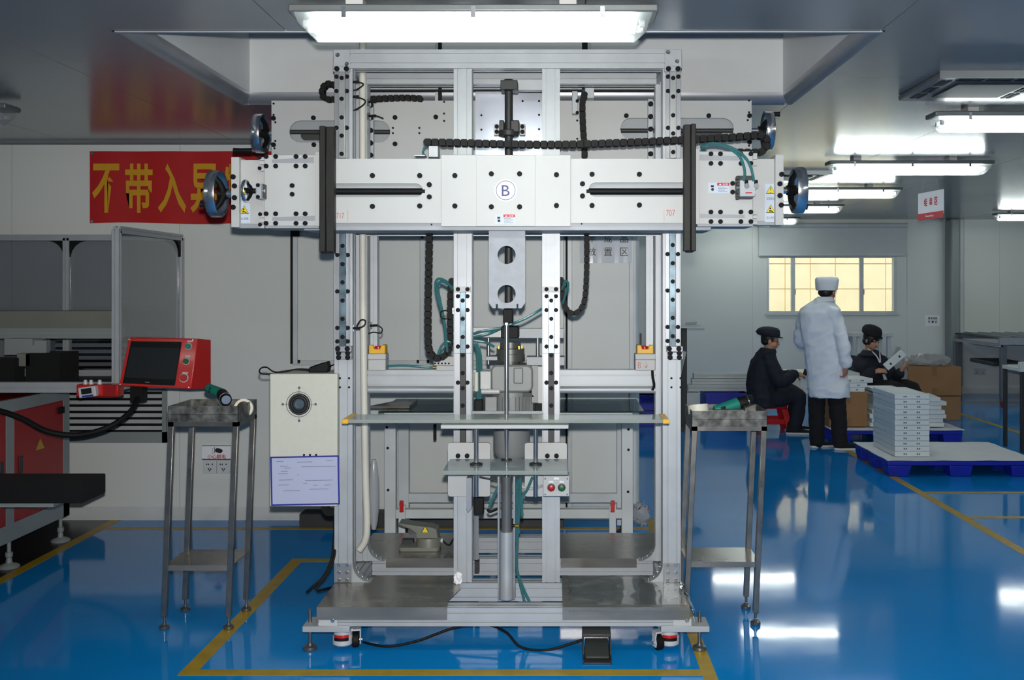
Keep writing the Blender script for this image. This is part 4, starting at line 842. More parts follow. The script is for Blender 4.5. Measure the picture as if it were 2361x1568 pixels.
bolts(cbx, 4.58, [(1257, 1104), (1308, 1104), (1257, 1140), (1308, 1140)], 2, SCREW_ME, 'screw'); bx('button_label', 'paper_white', cbx, 1277, 1289, 1101, 1106, 4.579, 4.58, smooth=False)
# pneumatic lift cylinder in the middle
ccy = MB().cyl((X(1168, 4.62), 4.62, ZB-.03), (X(1168, 4.62), 4.62, Z(1225, 4.62)), .033, n=24).obj('lift_cylinder', 'aluminium', M_)
MB().cyl((X(1168, 4.62), 4.62, Z(1226, 4.62)), (X(1168, 4.62), 4.62, Z(1098, 4.62)), .0245, n=24).obj('piston_sleeve', 'sleeve_steel', ccy)
MB().lathe([(0, 0), (.02, 0), (.02, .028), (0, .028)], (X(1168, 4.62), 4.62, Z(1226, 4.62)), 'Z', 6).obj('cylinder_nut', 'aluminium', ccy)
for s in (-1, 1): MB().box(X(1168, 4.62)+s*.036-.004, X(1168, 4.62)+s*.036+.004, 4.60, 4.66, ZB-.03, Z(1097, 4.62)).obj('cylinder_rail', 'aluminium_dark', ccy, smooth=False)
MB().cyl(P(1180, 1212, 4.6), P(1187, 1212, 4.6), .008).obj('inlet', 'black_plastic', ccy); MB().cyl(P(1187, 1212, 4.6), P(1197, 1212, 4.6), .007, n=6).obj('inlet_nut', 'brass', ccy)
for pts in ([(1185, 1100), (1194, 1140), (1195, 1200), (1192, 1250), (1190, 1300), (1198, 1340), (1210, 1390)], [(1200, 1100), (1199, 1150), (1193, 1240), (1192, 1310), (1204, 1350), (1221, 1388)], [(1190, 1110), (1188, 1160), (1190, 1250)], [(1228, 1100), (1215, 1130), (1203, 1150), (1204, 1190)], [(1150, 1120), (1135, 1150), (1128, 1170)], [(1196, 1105), (1190, 1180), (1197, 1230)]):
    MB().tube(smooth_path([P(a, b_, 4.66) for a, b_ in pts]), .0065, 8).obj('air_hose', 'hose_teal', M_)
MB().tube(smooth_path([P(1150, 1172, 4.66), P(1130, 1180, 4.66), P(1124, 1174, 4.66)]), .006, 8).obj('hose_elbow', 'black_plastic', M_)
MB().tube(smooth_path([P(1183, 1113, 4.68), P(1220, 1127, 4.68), P(1250, 1120, 4.66)]), .006, 8).obj('grey_cable', 'grey_plastic', M_); MB().tube(smooth_path([P(1105, 1100, 4.68), P(1130, 1105, 4.68), P(1152, 1112, 4.68)]), .005, 8).obj('grey_cable', 'dark_grey', M_)
MB().tube([P(1098, 1190, 4.86), P(1098, 1290, 4.86)], .012, 4).obj('rear_strip', 'aluminium', M_); bx('end_stop', 'dark_grey', M_, 1094, 1104, 1295, 1322, 5.0, 5.05)
# small blocks on the middle beam: emergency stops, valve rail
for px0, px1, D in ((848, 889, DR-.03), (1465, 1511, DR-.03)):
    zb_ = 1.1895
    e = MB().box(X(px0, D), X(px1, D), D, D+.09, zb_, zb_+.055).obj('emergency_stop', 'grey_plastic', M_, bevel=.004)
    MB().box(X(px0, D)-.001, X(px1, D)+.001, D-.002, D+.092, zb_+.055, zb_+.085).obj('box_lid', 'grey_plastic', e, bevel=.004)
    c = ((X(px0, D)+X(px1, D))/2, D+.045, zb_+.085); w = .042; y0 = D+.005
    MB().prism([(c[0]-w, c[2]), (c[0]+w, c[2]), (c[0]+w, c[2]+.045), (c[0]+w*.5, c[2]+.045), (c[0]+w*.35, c[2]+.024), (c[0]-w*.35, c[2]+.024), (c[0]-w*.5, c[2]+.045), (c[0]-w, c[2]+.045)], y0, y0+.075, 'XZ').obj('yellow_collar', 'yellow_plastic', e, bevel=.004)
    MB().lathe([(0, 0), (.018, 0), (.02, .02), (.018, .026), (0, .028)], (c[0], c[1], c[2]+.012), 'Z', 20).obj('stop_button', 'red_button', e)
    MB().cyl((c[0]-.016, c[1]+.06, c[2]-.02), (c[0]-.016, c[1]+.06, c[2]+.10), .005).obj('lever', 'dark_grey', e)
    if px0 > 1000:
        text('pen_mark', 'B ↓', (X(1471, D), X(1494, D), Z(849, D), Z(834, D)), D-.0005, 'ink_red', e, bold=-.02)
MB().tube(smooth_path([P(890, 845, DR), P(930, 843, DR), P(985, 847, DR), P(1000, 847, DR)]), .006, 8).obj('air_hose', 'hose_teal', M_); MB().cyl(P(998, 847, DR), P(1006, 847, DR), .008).obj('fitting', 'brass', M_); bx('valve_rail', 'white_plate', M_, 1006, 1052, 843, 855, DR-.02, DR+.05, .002)
vm = bx('valve_manifold', 'grey_plastic', M_, 1000, 1047, 822, 843, DR, DR+.05, .002); bolts(vm, DR, [(1003+8*i, 838) for i in range(5)], 2)
MB().tube(smooth_path([P(1504, 852, DR-.02), P(1505, 870, DR-.02), P(1508, 888, DR-.02), P(1504, 900, DR-.02)]), .007, 8).obj('black_strap', 'black_rubber', M_)
# ---- levelling feet and casters
def levelling(px, py_rod, py_disc, Df, x0, x1, br0, br1):
    b_ = MB().box(X(x0, Df), X(x1, Df), Df, Df+.13, .098, .124).obj('foot_bracket', 'aluminium', M_, bevel=.002)
    xc = X(px, Df+.06); yc = Df+.06
    MB().cyl((xc, yc, .015), (xc, yc, Z(py_rod, yc)), .0085, n=12).obj('threaded_rod', 'steel_tube', b_)
    MB().lathe([(0, .0), (.030, 0), (.032, .006), (.030, .016), (.014, .022), (.012, .032), (0, .032)], (xc, yc, 0), 'Z', 24).obj('foot_disc', 'steel_tube', b_)
levelling(715, 1405, 1500, 4.385, 697, 806, 0, 0); levelling(1613, 1410, 1505, 4.385, 1524, 1636, 0, 0)
def caster(xc, yc, yaw, m='caster_white'):
    Rm = Matrix.Translation((xc, yc, 0))@Matrix.Rotation(yaw, 4, 'Z')
    def tf(o): o.v = [tuple(Rm@Vector(v)) for v in o.v]; return o
    c = tf(MB().box(-.045, .045, -.045, .045, .092, .098).lathe([(0, .016), (.036, .016), (.046, .024), (.046, .055), (.041, .060), (.041, .086), (.034, .092), (0, .092)], (0, 0, 0), 'Z', 28)).obj('caster', 'caster_white', M_)
    tf(MB().lathe([(0, -.016), (.026, -.016), (.034, -.011), (.034, .011), (.026, .016), (0, .016)], (-.055, 0, .034), 'X', 28)).obj('caster_wheel', 'black_rubber', c)
    tf(MB().prism([(-.016, .016), (.016, .016), (.020, .034), (.014, .055), (.022, .085), (-.022, .085), (-.014, .055), (-.020, .034)], -.079, -.073, 'YZ').box(-.079, -.03, -.022, .022, .078, .086)).obj('caster_fork', 'caster_white', c, bevel=.002)
    tf(MB().lathe([(0, -.084), (.008, -.084), (.008, -.05), (0, -.05)], (0, 0, .034), 'X', 14)).obj('axle', 'chrome', c)
    ang = math.radians(-90)-yaw
    o = MB(); o.loft([[(rr*math.cos(ang+q), rr*math.sin(ang+q), z) for rr, z in ((.0455, .058), (.0475, .058), (.0475, .070), (.0455, .070))] for q in [-.75+1.5*k/10 for k in range(11)]]); tf(o).obj('red_stripe', 'red_paint', c, smooth=False)
    o = MB(); o.loft([[(rr*math.cos(ang+q), rr*math.sin(ang+q), z) for rr, z in ((.0455, .044), (.0475, .044), (.0475, .058), (.0455, .058))] for q in [-.75+1.5*k/10 for k in range(11)]]); tf(o).obj('tread_window', 'black_plastic', c, smooth=False)
    return c
caster(X(790, 4.46), 4.47, math.radians(190)); caster(X(1543, 4.46), 4.47, math.radians(25)); caster(-1.0, 5.6, .4); caster(.48, 5.6, 1.2)
# ---- electrical cabinet hung on the left side
EC = MB().box(X(622, 4.72), X(778, 4.72), 4.72, 4.95, Z(1168, 4.72), Z(862, 4.72)).obj('electrical_cabinet', 'cream_paint', M_, bevel=.004)
fx, fz, fy = X(690, 4.72), Z(932, 4.72), 4.72; q = 4.72/F
MB().lathe([(0, -.002), (25*q, -.002), (25*q, .0), (0, .0)], (fx, fy, fz), 'Y', 28).obj('fan_opening', 'black_plastic', EC)
for rr in (29, 22, 17, 12): MB().tube([(fx+rr*q*math.cos(a), fy-.006, fz+rr*q*math.sin(a)) for a in [k*math.pi/18 for k in range(37)]], .0014, 6, False).obj('fan_guard_ring', 'chrome', EC)
MB().lathe([(0, -.004), (11*q, -.004), (10*q, -.006), (0, -.006)], (fx, fy, fz), 'Y', 20).obj('fan_hub', 'rail_oiled', EC)
for dx, dz in ((-38, 0), (38, 0), (0, 38), (0, -38)):
    inst('screw', SCREW_ME, EC, (fx+dx*q, fy, fz+dz*q), (0, 0, 0), .006); MB().cyl((fx+dx*q, fy-.004, fz+dz*q), (fx+dx*q*.62, fy-.005, fz+dz*q*.62), .0012, n=6).obj('guard_wire', 'chrome', EC)
bolts(EC, 4.72, [(701, 1049), (715, 1049), (729, 1049)], 2.5)
MB().lathe([(.02, -.03), (.045, -.03), (.05, 0), (.045, .03), (.02, .03)], (X(758, 4.8), 4.86, Z(1172, 4.8)), 'Y', 20).obj('cable_gland', 'black_plastic', EC)
for off in (0, 5): MB().tube(smooth_path([P(772+off*.3, 1185, 4.8), P(770+off, 1240, 4.78), P(764+off, 1290, 4.74), P(745+off, 1330, 4.72), P(718+off*2, 1355, 4.70), P(707+off*5, 1366-off*1.6, 4.70)]), .006, 8).obj('power_cable', 'black_rubber', EC)
MB().tube(smooth_path([P(732, 1362, 4.68), P(750, 1358, 4.72), P(775, 1352, 4.86)]), .006, 8).obj('power_cable', 'black_rubber', EC)
nt_ = thing('work_instruction', P(702, 1165, 4.715), 'sheet of paper in a blue frame on the cream cabinet', 'notice')
def rq(cx, cz, w, h, a): return [(cx+u*math.cos(a)-v*math.sin(a), cz+u*math.sin(a)+v*math.cos(a)) for u, v in ((-w/2, -h/2), (w/2, -h/2), (w/2, h/2), (-w/2, h/2))]
ncx, ncz, D = X(703.5, 4.716), Z(1108, 4.716), 4.716; an = math.radians(1.2); ww, hh = 158*D/F, 113*D/F
plate('blue_frame', rq(ncx, ncz, ww, hh, an), [rq(ncx, ncz, ww-.013, hh-.013, an)], D-.003, D, 'ink_blue', nt_); MB().prism(rq(ncx, ncz, ww-.012, hh-.012, an), D-.0012, D, 'XZ').obj('paper', 'paper_blue', nt_, smooth=False)
random.seed(5)
for u, v, w in [(0, .38, .22), (-.36, .4, .1), (.36, .4, .1), (-.3, .3, .12), (.2, .28, .5), (-.25, .26, .1), (-.3, .2, .1), (-.32, .15, .14), (-.28, .02, .2), (.2, .0, .4), (-.32, -.08, .16), (0, -.06, .06), (.15, -.1, .06), (.33, -.1, .1), (-.2, -.2, .24), (.2, -.18, .28), (-.1, .12, .02)]:
    MB().prism(rq(ncx+u*ww*math.cos(an)-v*hh*math.sin(an), ncz+u*ww*math.sin(an)+v*hh*math.cos(an), w*ww, .0022, an), D-.0018, D-.0012, 'XZ').obj('text_line', 'ink_grey', nt_, smooth=False)
ch = thing('power_adapter', P(740, 862, 4.82), 'black power adapter with coiled cord on top of the cream cabinet', 'adapter')
MB().prism([(X(713, 4.8), Z(862, 4.72)), (X(757, 4.8), Z(862, 4.72)), (X(760, 4.8), Z(848, 4.8)), (X(757, 4.8), Z(833, 4.8)), (X(738, 4.8), Z(838, 4.8)), (X(715, 4.8), Z(846, 4.8))], 4.78, 4.84, 'XZ').obj('body', 'black_plastic', ch, bevel=.006)
for pts in ([(716, 852), (690, 850), (660, 856), (632, 857), (612, 848), (598, 850), (597, 858), (612, 862), (650, 858), (680, 852), (714, 856)], [(757, 846), (768, 842), (776, 838)]): MB().tube(smooth_path([(X(a, 4.8), 4.8-.03*math.sin(i), Z(b_, 4.8)) for i, (a, b_) in enumerate(pts)]), .0035, 6).obj('cord', 'black_rubber', ch)
# ---- foot switches
fs_ = thing('foot_switch', P(965, 1262, 5.32), 'grey-green hooded foot switch with yellow triangle on the rear deck', 'foot switch')
D = 5.30; zd = ZB+.004
MB().prism(rrect(X(918, D), X(1012, D), D, D+.12, .02), zd, zd+.022, 'XY').obj('base', 'machine_grey_green', fs_, bevel=.003)
MB().lathe([(0, .02), (.068, .02), (.066, .06), (.064, .068), (0, .068)], (X(985, D), D+.06, zd), 'Z', 24).obj('body', 'machine_grey_green', fs_)
MB().prism([(X(958, D), zd+.068), (X(1010, D), zd+.068), (X(1006, D), zd+.118), (X(995, D), zd+.128), (X(955, D), zd+.138), (X(918, D), zd+.152), (X(918, D), zd+.142), (X(945, D), zd+.118), (X(958, D), zd+.098)], D+.005, D+.115, 'XZ').obj('hood', 'machine_grey_green', fs_, bevel=.006)
MB().lathe([(0, -.012), (.018, -.012), (.018, .012), (0, .012)], (X(946, D), D+.05, zd+.10), 'Y', 16).obj('spring', 'chrome', fs_)
bx('pedal_pad', 'dark_grey', fs_, 926, 952, 1246, 1254, D-.002, D+.05)
for m, e in (('ink_black', 1), ('sticker_yellow', .82)): MB().prism([(X(980-9*e, D), Z(1228, D)), (X(980+9*e, D), Z(1228, D)), (X(980, D), Z(1228-16*e, D))], D+.004-.001*(e < 1), D+.006, 'XZ').obj('triangle', m, fs_, smooth=False)
MB().cyl((X(1008, D), D+.06, zd+.045), (X(1018, D), D+.06, zd+.045), .012).obj('cable_gland', 'trim_white', fs_)
MB().tube(smooth_path([(X(1018, D), D+.06, zd+.045), (X(1032, D), D+.06, zd+.02), (X(1042, D), D+.06, zd+.05), (X(1050, D), D+.06, zd+.066)]), .005, 8).obj('cable', 'black_rubber', fs_)
fp = thing('foot_pedal', (X(1377, 4.30), 4.32, 0), 'dark grey metal foot pedal on the floor under the machine front', 'foot pedal')
D0 = 4.27; w0, w1 = X(1344, D0), X(1411, D0)
MB().prism([(D0, 0), (D0+.20, 0), (D0+.20, .10), (D0+.16, .115), (D0+.10, .09), (D0+.06, .02), (D0, .016)], w0, w0+.006, 'YZ').prism([(D0, 0), (D0+.20, 0), (D0+.20, .10), (D0+.16, .115), (D0+.10, .09), (D0+.06, .02), (D0, .016)], w1-.006, w1, 'YZ').prism([(D0, 0), (D0+.2, 0), (D0+.2, .008), (D0, .008)], w0, w1, 'YZ').obj('housing', 'dark_grey', fp, bevel=.002)
MB().prism([(D0+.09, .085), (D0+.20, .10), (D0+.2, .115), (D0+.16, .122), (D0+.09, .098)], w0, w1, 'YZ').obj('cover', 'dark_grey', fp, bevel=.003)
MB().prism([(D0+.01, .022), (D0+.13, .06), (D0+.13, .068), (D0+.01, .030)], w0+.012, w1-.012, 'YZ').obj('treadle', 'pedal_green', fp, bevel=.002)
for k in range(5): MB().box(w0+.03, w1-.03, D0+.03+k*.015, D0+.036+k*.015, .033+k*.0048, .0365+k*.0048).obj('tread_rib', 'black_rubber', fp, smooth=False)
MB().tube(smooth_path([(w0, D0+.16, .05), (X(1320, 4.42), 4.43, .035), (X(1260, 4.4), 4.42, .008), (X(1200, 4.4), 4.45, .01), (X(1165, 4.45), 4.5, .06), (X(1120, 4.5), 4.55, .075), (X(1050, 4.5), 4.55, .065), (X(960, 4.47), 4.5, .02), (X(890, 4.45), 4.47, .006), (X(830, 4.45), 4.52, .007)], 8), .006, 8).obj('cable', 'black_rubber', fp)
random.seed(21); o = MB().ellipsoid(P(1056, 1340, 4.735), .018, .013, .042, 14); o.v = [(a+random.uniform(-.006, .006), b_+random.uniform(-.005, .005), max(ZB+.005, c+random.uniform(-.008, .008))) for a, b_, c in o.v]; o.obj('foam_wrap', 'paper_white', M_, smooth=False)
# clear protective film over the right front corner
fm = thing('plastic_film', (.5, 4.45, ZB), 'clear plastic film draped over the right front deck corner', 'film')
o = MB(); vs_ = []; fs = []; NX, NY = 22, 12; random.seed(9)
for i in range(NX+1):
    for j in range(NY+1):
        u = .03+.565*i/NX; v = 4.37+.46*j/NY; z = ZB+.0075+.003*random.random()
        if u > .565: z -= (u-.565)*1.1+.02*random.random()*(u-.565)/.05
        if v < 4.385: z -= .03+.012*random.random()
        vs_.append((u, v, z))
for i in range(NX):
    for j in range(NY): a = i*(NY+1)+j; fs.append((a, a+1, a+NY+2, a+NY+1))
o.add(vs_, fs).obj('sheet', 'film', fm, fix=False)
# ------------------------------------------------------------------ steel tool trolleys left and right
def trolley(x0, x1, y0, y1, zt, lean, label, zshelf, fx):
    r = thing('tool_stand', ((x0+x1)/2+lean, (y0+y1)/2, 0), label, 'tool stand', 'steel tool stands'); t = .0015; h = .075; tb_ = .026
    tr = MB().box(x0, x1, y0, y0+t, zt-h, zt).box(x0, x1, y1-t, y1, zt-h, zt).box(x0, x0+t, y0, y1, zt-h, zt).box(x1-t, x1, y0, y1, zt-h, zt).box(x0, x1, y0, y1, zt-h*.55, zt-h*.55+t)
    tr.obj('tray', 'steel_worn', r, smooth=False)
    fr = MB()
    for (a, b, c, d) in ((x0, x1, y0, y0+tb_), (x0, x1, y1-tb_, y1), (x0, x0+tb_, y0, y1), (x1-tb_, x1, y0, y1)): fr.box(a, b, c, d, zt-h-tb_*.8, zt-h)
    fr.obj('tray_frame', 'steel_tube', r, smooth=False)
    zl = .06
    for i, (cx, cy) in enumerate(((x0+tb_/2, y0+tb_/2), (x1-tb_/2, y0+tb_/2), (x0+tb_/2, y1-tb_/2), (x1-tb_/2, y1-tb_/2))):
        bxx = cx+lean
        q = tb_/2; lo = [(bxx-q, cy-q, zl), (bxx+q, cy-q, zl), (bxx+q, cy+q, zl), (bxx-q, cy+q, zl)]; hi = [(cx-q, cy-q, zt-h-.02), (cx+q, cy-q, zt-h-.02), (cx+q, cy+q, zt-h-.02), (cx-q, cy+q, zt-h-.02)]
        lg = MB().loft([lo, hi], True).obj('leg', 'steel_tube', r, bevel=.002)
        MB().cyl((bxx, cy, .02), (bxx, cy, zl+.005), .006, n=10).obj('foot_stem', 'steel_tube', lg); MB().lathe([(0, 0), (.022, 0), (.024, .005), (.024, .014), (.018, .02), (.010, .022), (.010, .03), (0, .03)], (bxx, cy, 0), 'Z', 20).obj('foot', 'brass' if 0 else 'steel_tube', lg)
    l2 = lean*(1-(zshelf-zl)/(zt-h-zl)); MB().box(x0+l2+.004, x1+l2-.004, y0+.004, y1-.004, zshelf, zshelf+.004).box(x0+l2+.02, x1+l2-.02, y0+.004, y0+.008, zshelf-.022, zshelf).obj('shelf', 'steel_sheet', r, smooth=False)
    return r
trolley(-1.855, -1.525, 4.70, 4.99, 1.055, -.035, 'left steel tool stand with splayed feet between red machine and cabinet', .30, 0)
trolley(.622, .980, 4.76, 5.03, 1.025, -.04, 'right steel tool stand beside the machine, near the seated man', .30, 0)
def tape_roll(c, R_, w, tilt, label, yaw=0):
    o = MB().lathe([(R_*.74, 0), (R_, 0), (R_, w), (R_*.74, w), (R_*.74, 0)], (0, 0, 0), 'Z', 32)
    Mx = Matrix.Translation(c)@Matrix.Rotation(yaw, 4, 'Z')@Matrix.Rotation(tilt, 4, 'X'); o.v = [tuple(Mx@Vector(v)) for v in o.v]
    r = thing('tape_roll', c, label, 'tape roll', 'rolls of masking tape'); o.obj('tape', 'tape_cream', r)
    k = MB().lathe([(R_*.68, .001), (R_*.735, .001), (R_*.735, w-.001), (R_*.68, w-.001), (R_*.68, .001)], (0, 0, 0), 'Z', 32); k.v = [tuple(Mx@Vector(v)) for v in k.v]; k.obj('cardboard_core', 'cardboard', r)
tape_roll((X(568, 4.93), 4.90, 1.02), .046, .024, math.radians(82), 'cream tape roll standing on edge in the left tool tray', .1)
tape_roll((X(1611, 4.86), 4.86, 1.0), .050, .042, math.radians(-12), 'cream tape roll leaning in the right tool tray', math.radians(28))
def tool(p0, p1, p2, r0, label, lens=False):
    p0, p1, p2 = Vector(p0), Vector(p1), Vector(p2); r = thing('power_tool', p0, label, 'power tool', 'teal hand tools')
    d = (p1-p0).normalized()
    MB().tube([p0, p0+d*.006, p0+(p1-p0)*.3, p0+(p1-p0)*.7, p1], [r0*.75, r0*.9, r0*.92, r0*1.0, r0*1.02], 18).obj('grip', 'teal_plastic', r)
    e = (p2-p1).normalized()
    MB().tube([p1, p1+(p2-p1)*.1, p1+(p2-p1)*.6, p2-e*.01, p2], [r0*1.0, r0*1.06, r0*1.08, r0*1.05, r0*.85], 18).obj('head', 'black_plastic', r)
    MB().tube([p2-e*.03, p2-e*.026], [r0*1.1, r0*1.1], 18).obj('ring', 'chrome', r)
    if lens: MB().tube([p2, p2+e*.002], [r0*.8, r0*.8], 18).obj('lens', 'chrome', r)
    n_ = Vector((0, -1, 0)); c = p0+(p1-p0)*.35
    MB().box(c.x-.012, c.x+.012, c.y-r0*1.02, c.y-r0*.6, c.z-.014, c.z+.014, (0, -math.atan2(d.z, d.x), 0)).obj('label', 'black_plastic', r, bevel=.001)
tool((X(480, 4.95), 4.95, 1.115), (X(512, 4.86), 4.86, 1.095), (X(518, 4.68), 4.70, 1.085), .026, 'teal and black torch pointing at the camera on left tool stand', True)
tool((X(1648, 4.9), 4.90, 1.005), (X(1703, 4.9), 4.92, 1.04), (X(1738, 4.9), 4.93, 1.055), .031, 'teal and black hand tool lying across right tool stand', False)
ob = thing('metal_block', P(1700, 950, 4.85), 'grey metal block in the right tool tray', 'metal block')
MB().box(X(1625, 4.84), X(1716, 4.84), 4.84, 4.90, .985, 1.02).prism([(X(1716, 4.84), 1.0), (X(1745, 4.84), 1.0), (X(1741, 4.84), 1.045), (X(1720, 4.84), 1.03)], 4.85, 4.95, 'XZ').obj('block', 'steel_worn', ob, bevel=.002)

# ------------------------------------------------------------------ red machine on the left
LM = thing('packing_machine', (-3.4, 6.0, 0), 'red and grey machine with glazed frame at the left edge', 'machine')
xs_ = -3.15
MB().box(-4.6, xs_-.004, 5.05, 6.38, .17, .96).obj('cabinet_body', 'red_door', LM, smooth=False)
fr = MB()
for (y0, y1, z0, z1) in ((5.05, 6.385, .16, .26), (5.05, 6.385, .90, .97), (5.66, 5.74, .26, .9), (6.31, 6.385, .26, .9), (5.05, 5.13, .26, .9)): fr.box(xs_-.03, xs_, y0, y1, z0, z1)
fr.box(-4.6, xs_, 6.31, 6.385, .16, .26).box(-4.6, xs_, 5.05, 5.13, .16, .26).obj('cabinet_frame', 'frame_grey_green', LM, smooth=False)
for y0, y1 in ((5.13, 5.66), (5.74, 6.31)):
    d = MB().box(xs_-.012, xs_-.002, y0+.006, y1-.006, .265, .895).obj('door', 'red_door', LM, bevel=.002)
    yy = y1-.05 if y0 < 5.5 else y0+.07; MB().box(xs_-.002, xs_+.004, yy-.02, yy+.02, .53, .63).obj('lock', 'dark_grey', d, bevel=.002)
    if y0 > 5.5: MB().box(xs_-.002, xs_+.012, 6.24, 6.30, .82, .86).obj('hinge', 'black_plastic', d); MB().prism([(5.98, .635), (6.08, .635), (6.03, .70)], xs_-.002, xs_-.0012, 'YZ').obj('warning_triangle', 'tape_yellow', d, smooth=False)
for y in (5.74, 6.33): MB().cyl((xs_-.03, y, .02), (xs_-.03, y, .165), .011, n=12).lathe([(0, 0), (.055, 0), (.058, .008), (.05, .018), (.018, .03), (.014, .06), (.02, .065), (.02, .09), (0, .09)], (xs_-.03, y, 0), 'Z', 24).obj('levelling_foot', 'frame_grey_green', LM)
# work table frame above the cabinet and glazed enclosure
xf = -2.60; zt = 1.951; y0, y1 = 5.83, 6.80; zl = 1.03
def bar(axis, a0, a1, c, w=.042, h=.042, name='frame_bar'):
    o = MB(); pbar(o, axis, a0, a1, c, w, h, 1, 1, .008, .009); return o.obj(name, 'aluminium', LM, smooth=False)
for x, y in ((xf, y0), (xf, y1), (X(155, y1), y1)): bar('Z', zl, zt-.0, (x, y), name='frame_post')
bar('Y', y0, y1, (xf, zt+.0)); bar('X', -4.7, xf, (y1, zt-.0)); bar('X', -4.7, xf, (y1, zl)); bar('X', -4.7, xf-.02, (y0, zl), .05, .06); bar('Y', y0, y1, (xf, zl)); 
o = MB(); pbar(o, 'Y', 0, 1.2, (0, 0), .05, .05, 1, 1, .008, .009)
Mx = Matrix.Translation((X(160, 6.7), 6.72, 1.055))@Matrix.Rotation(math.radians(128), 4, 'Z'); o.v = [tuple(Mx@Vector(v)) for v in o.v]; o.obj('diagonal_bar', 'aluminium', LM, smooth=False)
MB().box(-4.7, xf-.03, y0+.03, y1-.02, zl-.03, zl-.02).obj('table_top', 'dark_grey', LM, smooth=False)
for a, b in ((-4.68, X(155, y1)-.022), (X(155, y1)+.022, xf-.022)): MB().box(a, b, y1-.003, y1+.003, zl+.02, zt-.02).obj('pane', 'tinted', LM, smooth=False)
MB().box(xf-.003, xf+.003, y0+.022, y1-.022, zl+.02, zt-.02).obj('pane', 'tinted', LM, smooth=False)
def corner(x, z, sx, sz, y, plane='XZ', r=.11):
    n = 8; pts = [(x, z)]+[(x+sx*(r-r*math.sin(math.radians(90*k/n))), z+sz*(r-r*math.cos(math.radians(90*k/n)))) for k in range(n+1)]
    MB().prism(pts, y-.012, y+.012, plane).obj('corner_gusset', 'black_rubber', LM, smooth=False)
xm = X(155, y1)
corner(xm-.021, zt-.021, -1, -1, y1); corner(xm+.021, zt-.021, 1, -1, y1); corner(xm+.021, zl+.021, 1, 1, y1); corner(xm-.021, zl+.021, -1, 1, y1); corner(xf-.021, zt-.021, -1, -1, y1); corner(y1-.021, zt-.021, -1, -1, xf, 'YZ')
# gantry beam inside
g = MB().box(-4.7, X(272, 6.2), 6.2, 6.34, Z(758, 6.2), Z(717, 6.2)).obj('gantry_beam', 'machine_grey_green', LM, bevel=.003)
pb = MB(); pbar(pb, 'X', -4.7, X(272, 6.2), (6.26, Z(768, 6.2)), .12, .06, 2, 2); pb.obj('gantry_rail', 'frame_grey_green', g, smooth=False)
MB().box(-4.7, X(272, 6.2), 6.21, 6.3, Z(781, 6.2), Z(776, 6.2)).obj('gantry_skirt', 'frame_grey_green', g, smooth=False)
text('arrow_mark', '— ←→ →', (X(180, 6.2), X(242, 6.2), Z(741, 6.2), Z(734, 6.2)), 6.1995, 'ink_grey', g, bold=-.01)
MB().box(X(10, 6.1), X(75, 6.1), 6.1, 6.25, Z(818, 6.1), Z(781, 6.1)).box(X(78, 6.12), X(100, 6.12), 6.12, 6.2, Z(818, 6.12), Z(785, 6.12)).prism([(X(48, 6.05), Z(815, 6.05)), (X(72, 6.05), Z(798, 6.05)), (X(105, 6.05), Z(785, 6.05)), (X(105, 6.05), Z(815, 6.05))], 6.06, 6.1, 'XZ').obj('tool_head', 'frame_grey_green', g, smooth=False)
bx('vacuum_cup', 'machine_grey_green', g, 38, 70, 815, 845, 6.0, 6.1, .004)
foam = []
for (a, b, c, d, D, dd, lb) in ((-20, 33, 826, 872, 5.95, .12, 'black foam block cut off by the left edge inside the glazed frame'), (58, 136, 815, 862, 6.0, .25, 'black foam block under the gantry in the glazed frame')):
    r = thing('foam_block', P((a+b)/2, d, D), lb, 'foam block', 'black foam blocks'); MB().box(X(a, D), X(b, D), D, D+dd, zl-.02, Z(c, D)).obj('foam', 'foam_black', r, bevel=.004)
# operator panel
OP = thing('operator_panel', P(370, 900, 5.72), 'red operator panel with dark touch screen on the glazed frame', 'control panel')
D = 5.70
def S(px, py, dd=0): return (X(px, D), D+dd, Z(py, D))
fq = [S(274, 889), S(440, 897), S(449, 782, .05), S(288, 780, .05)]; bq = [S(284, 902, .16), S(464, 903, .16), S(464, 787, .16), S(300, 780, .16)]
MB().loft([[Vector(p) for p in fq], [Vector(p) for p in bq]], True).obj('housing', 'red_paint', OP, bevel=.004)
def onp(u, v, off=0):
    a = Vector(fq[0])*(1-u)+Vector(fq[1])*u; b = Vector(fq[3])*(1-u)+Vector(fq[2])*u; n_ = (Vector(fq[1])-Vector(fq[0])).cross(Vector(fq[3])-Vector(fq[0])).normalized()
    return a*(1-v)+b*v+n_*off
def patch(nm, m, u0, u1, v0, v1, o0, o1): MB().loft([[onp(u, v, o0) for u, v in ((u0, v0), (u1, v0), (u1, v1), (u0, v1))], [onp(u, v, o1) for u, v in ((u0, v0), (u1, v0), (u1, v1), (u0, v1))]], True).obj(nm, m, OP, bevel=.001)
patch('screen_bezel', 'screen_bezel', .05, .775, .05, .93, -.002, .006); patch('screen', 'screen_dark', .07, .76, .17, .80, .006, .0065)
for (v, m, nm) in ((.84, 'teal_plastic', 'key_switch'), (.54, 'green_button', 'push_button'), (.21, 'red_button', 'stop_button')):
    c = onp(.885, v); d = (onp(.885, v, .02)-c); rr = .021 if 'stop' in nm else .016
    MB().tube([c, c+d*.3], [rr*1.25, rr*1.25], 18).obj('button_ring', 'grey_plastic', OP); MB().tube([c+d*.3, c+d*1.0], [rr, rr*.95], 18).obj(nm, m, OP); patch('button_label', 'grey_plastic', .85, .93, v+.085, v+.12, 0, .001)
for u, v in ((.02, .02), (.97, .03), (.02, .97), (.93, .97)): c = onp(u, v); MB().tube([c, c+(onp(u, v, .01)-c)*.4], [.004, .004], 8).obj('screw', 'chrome', OP)
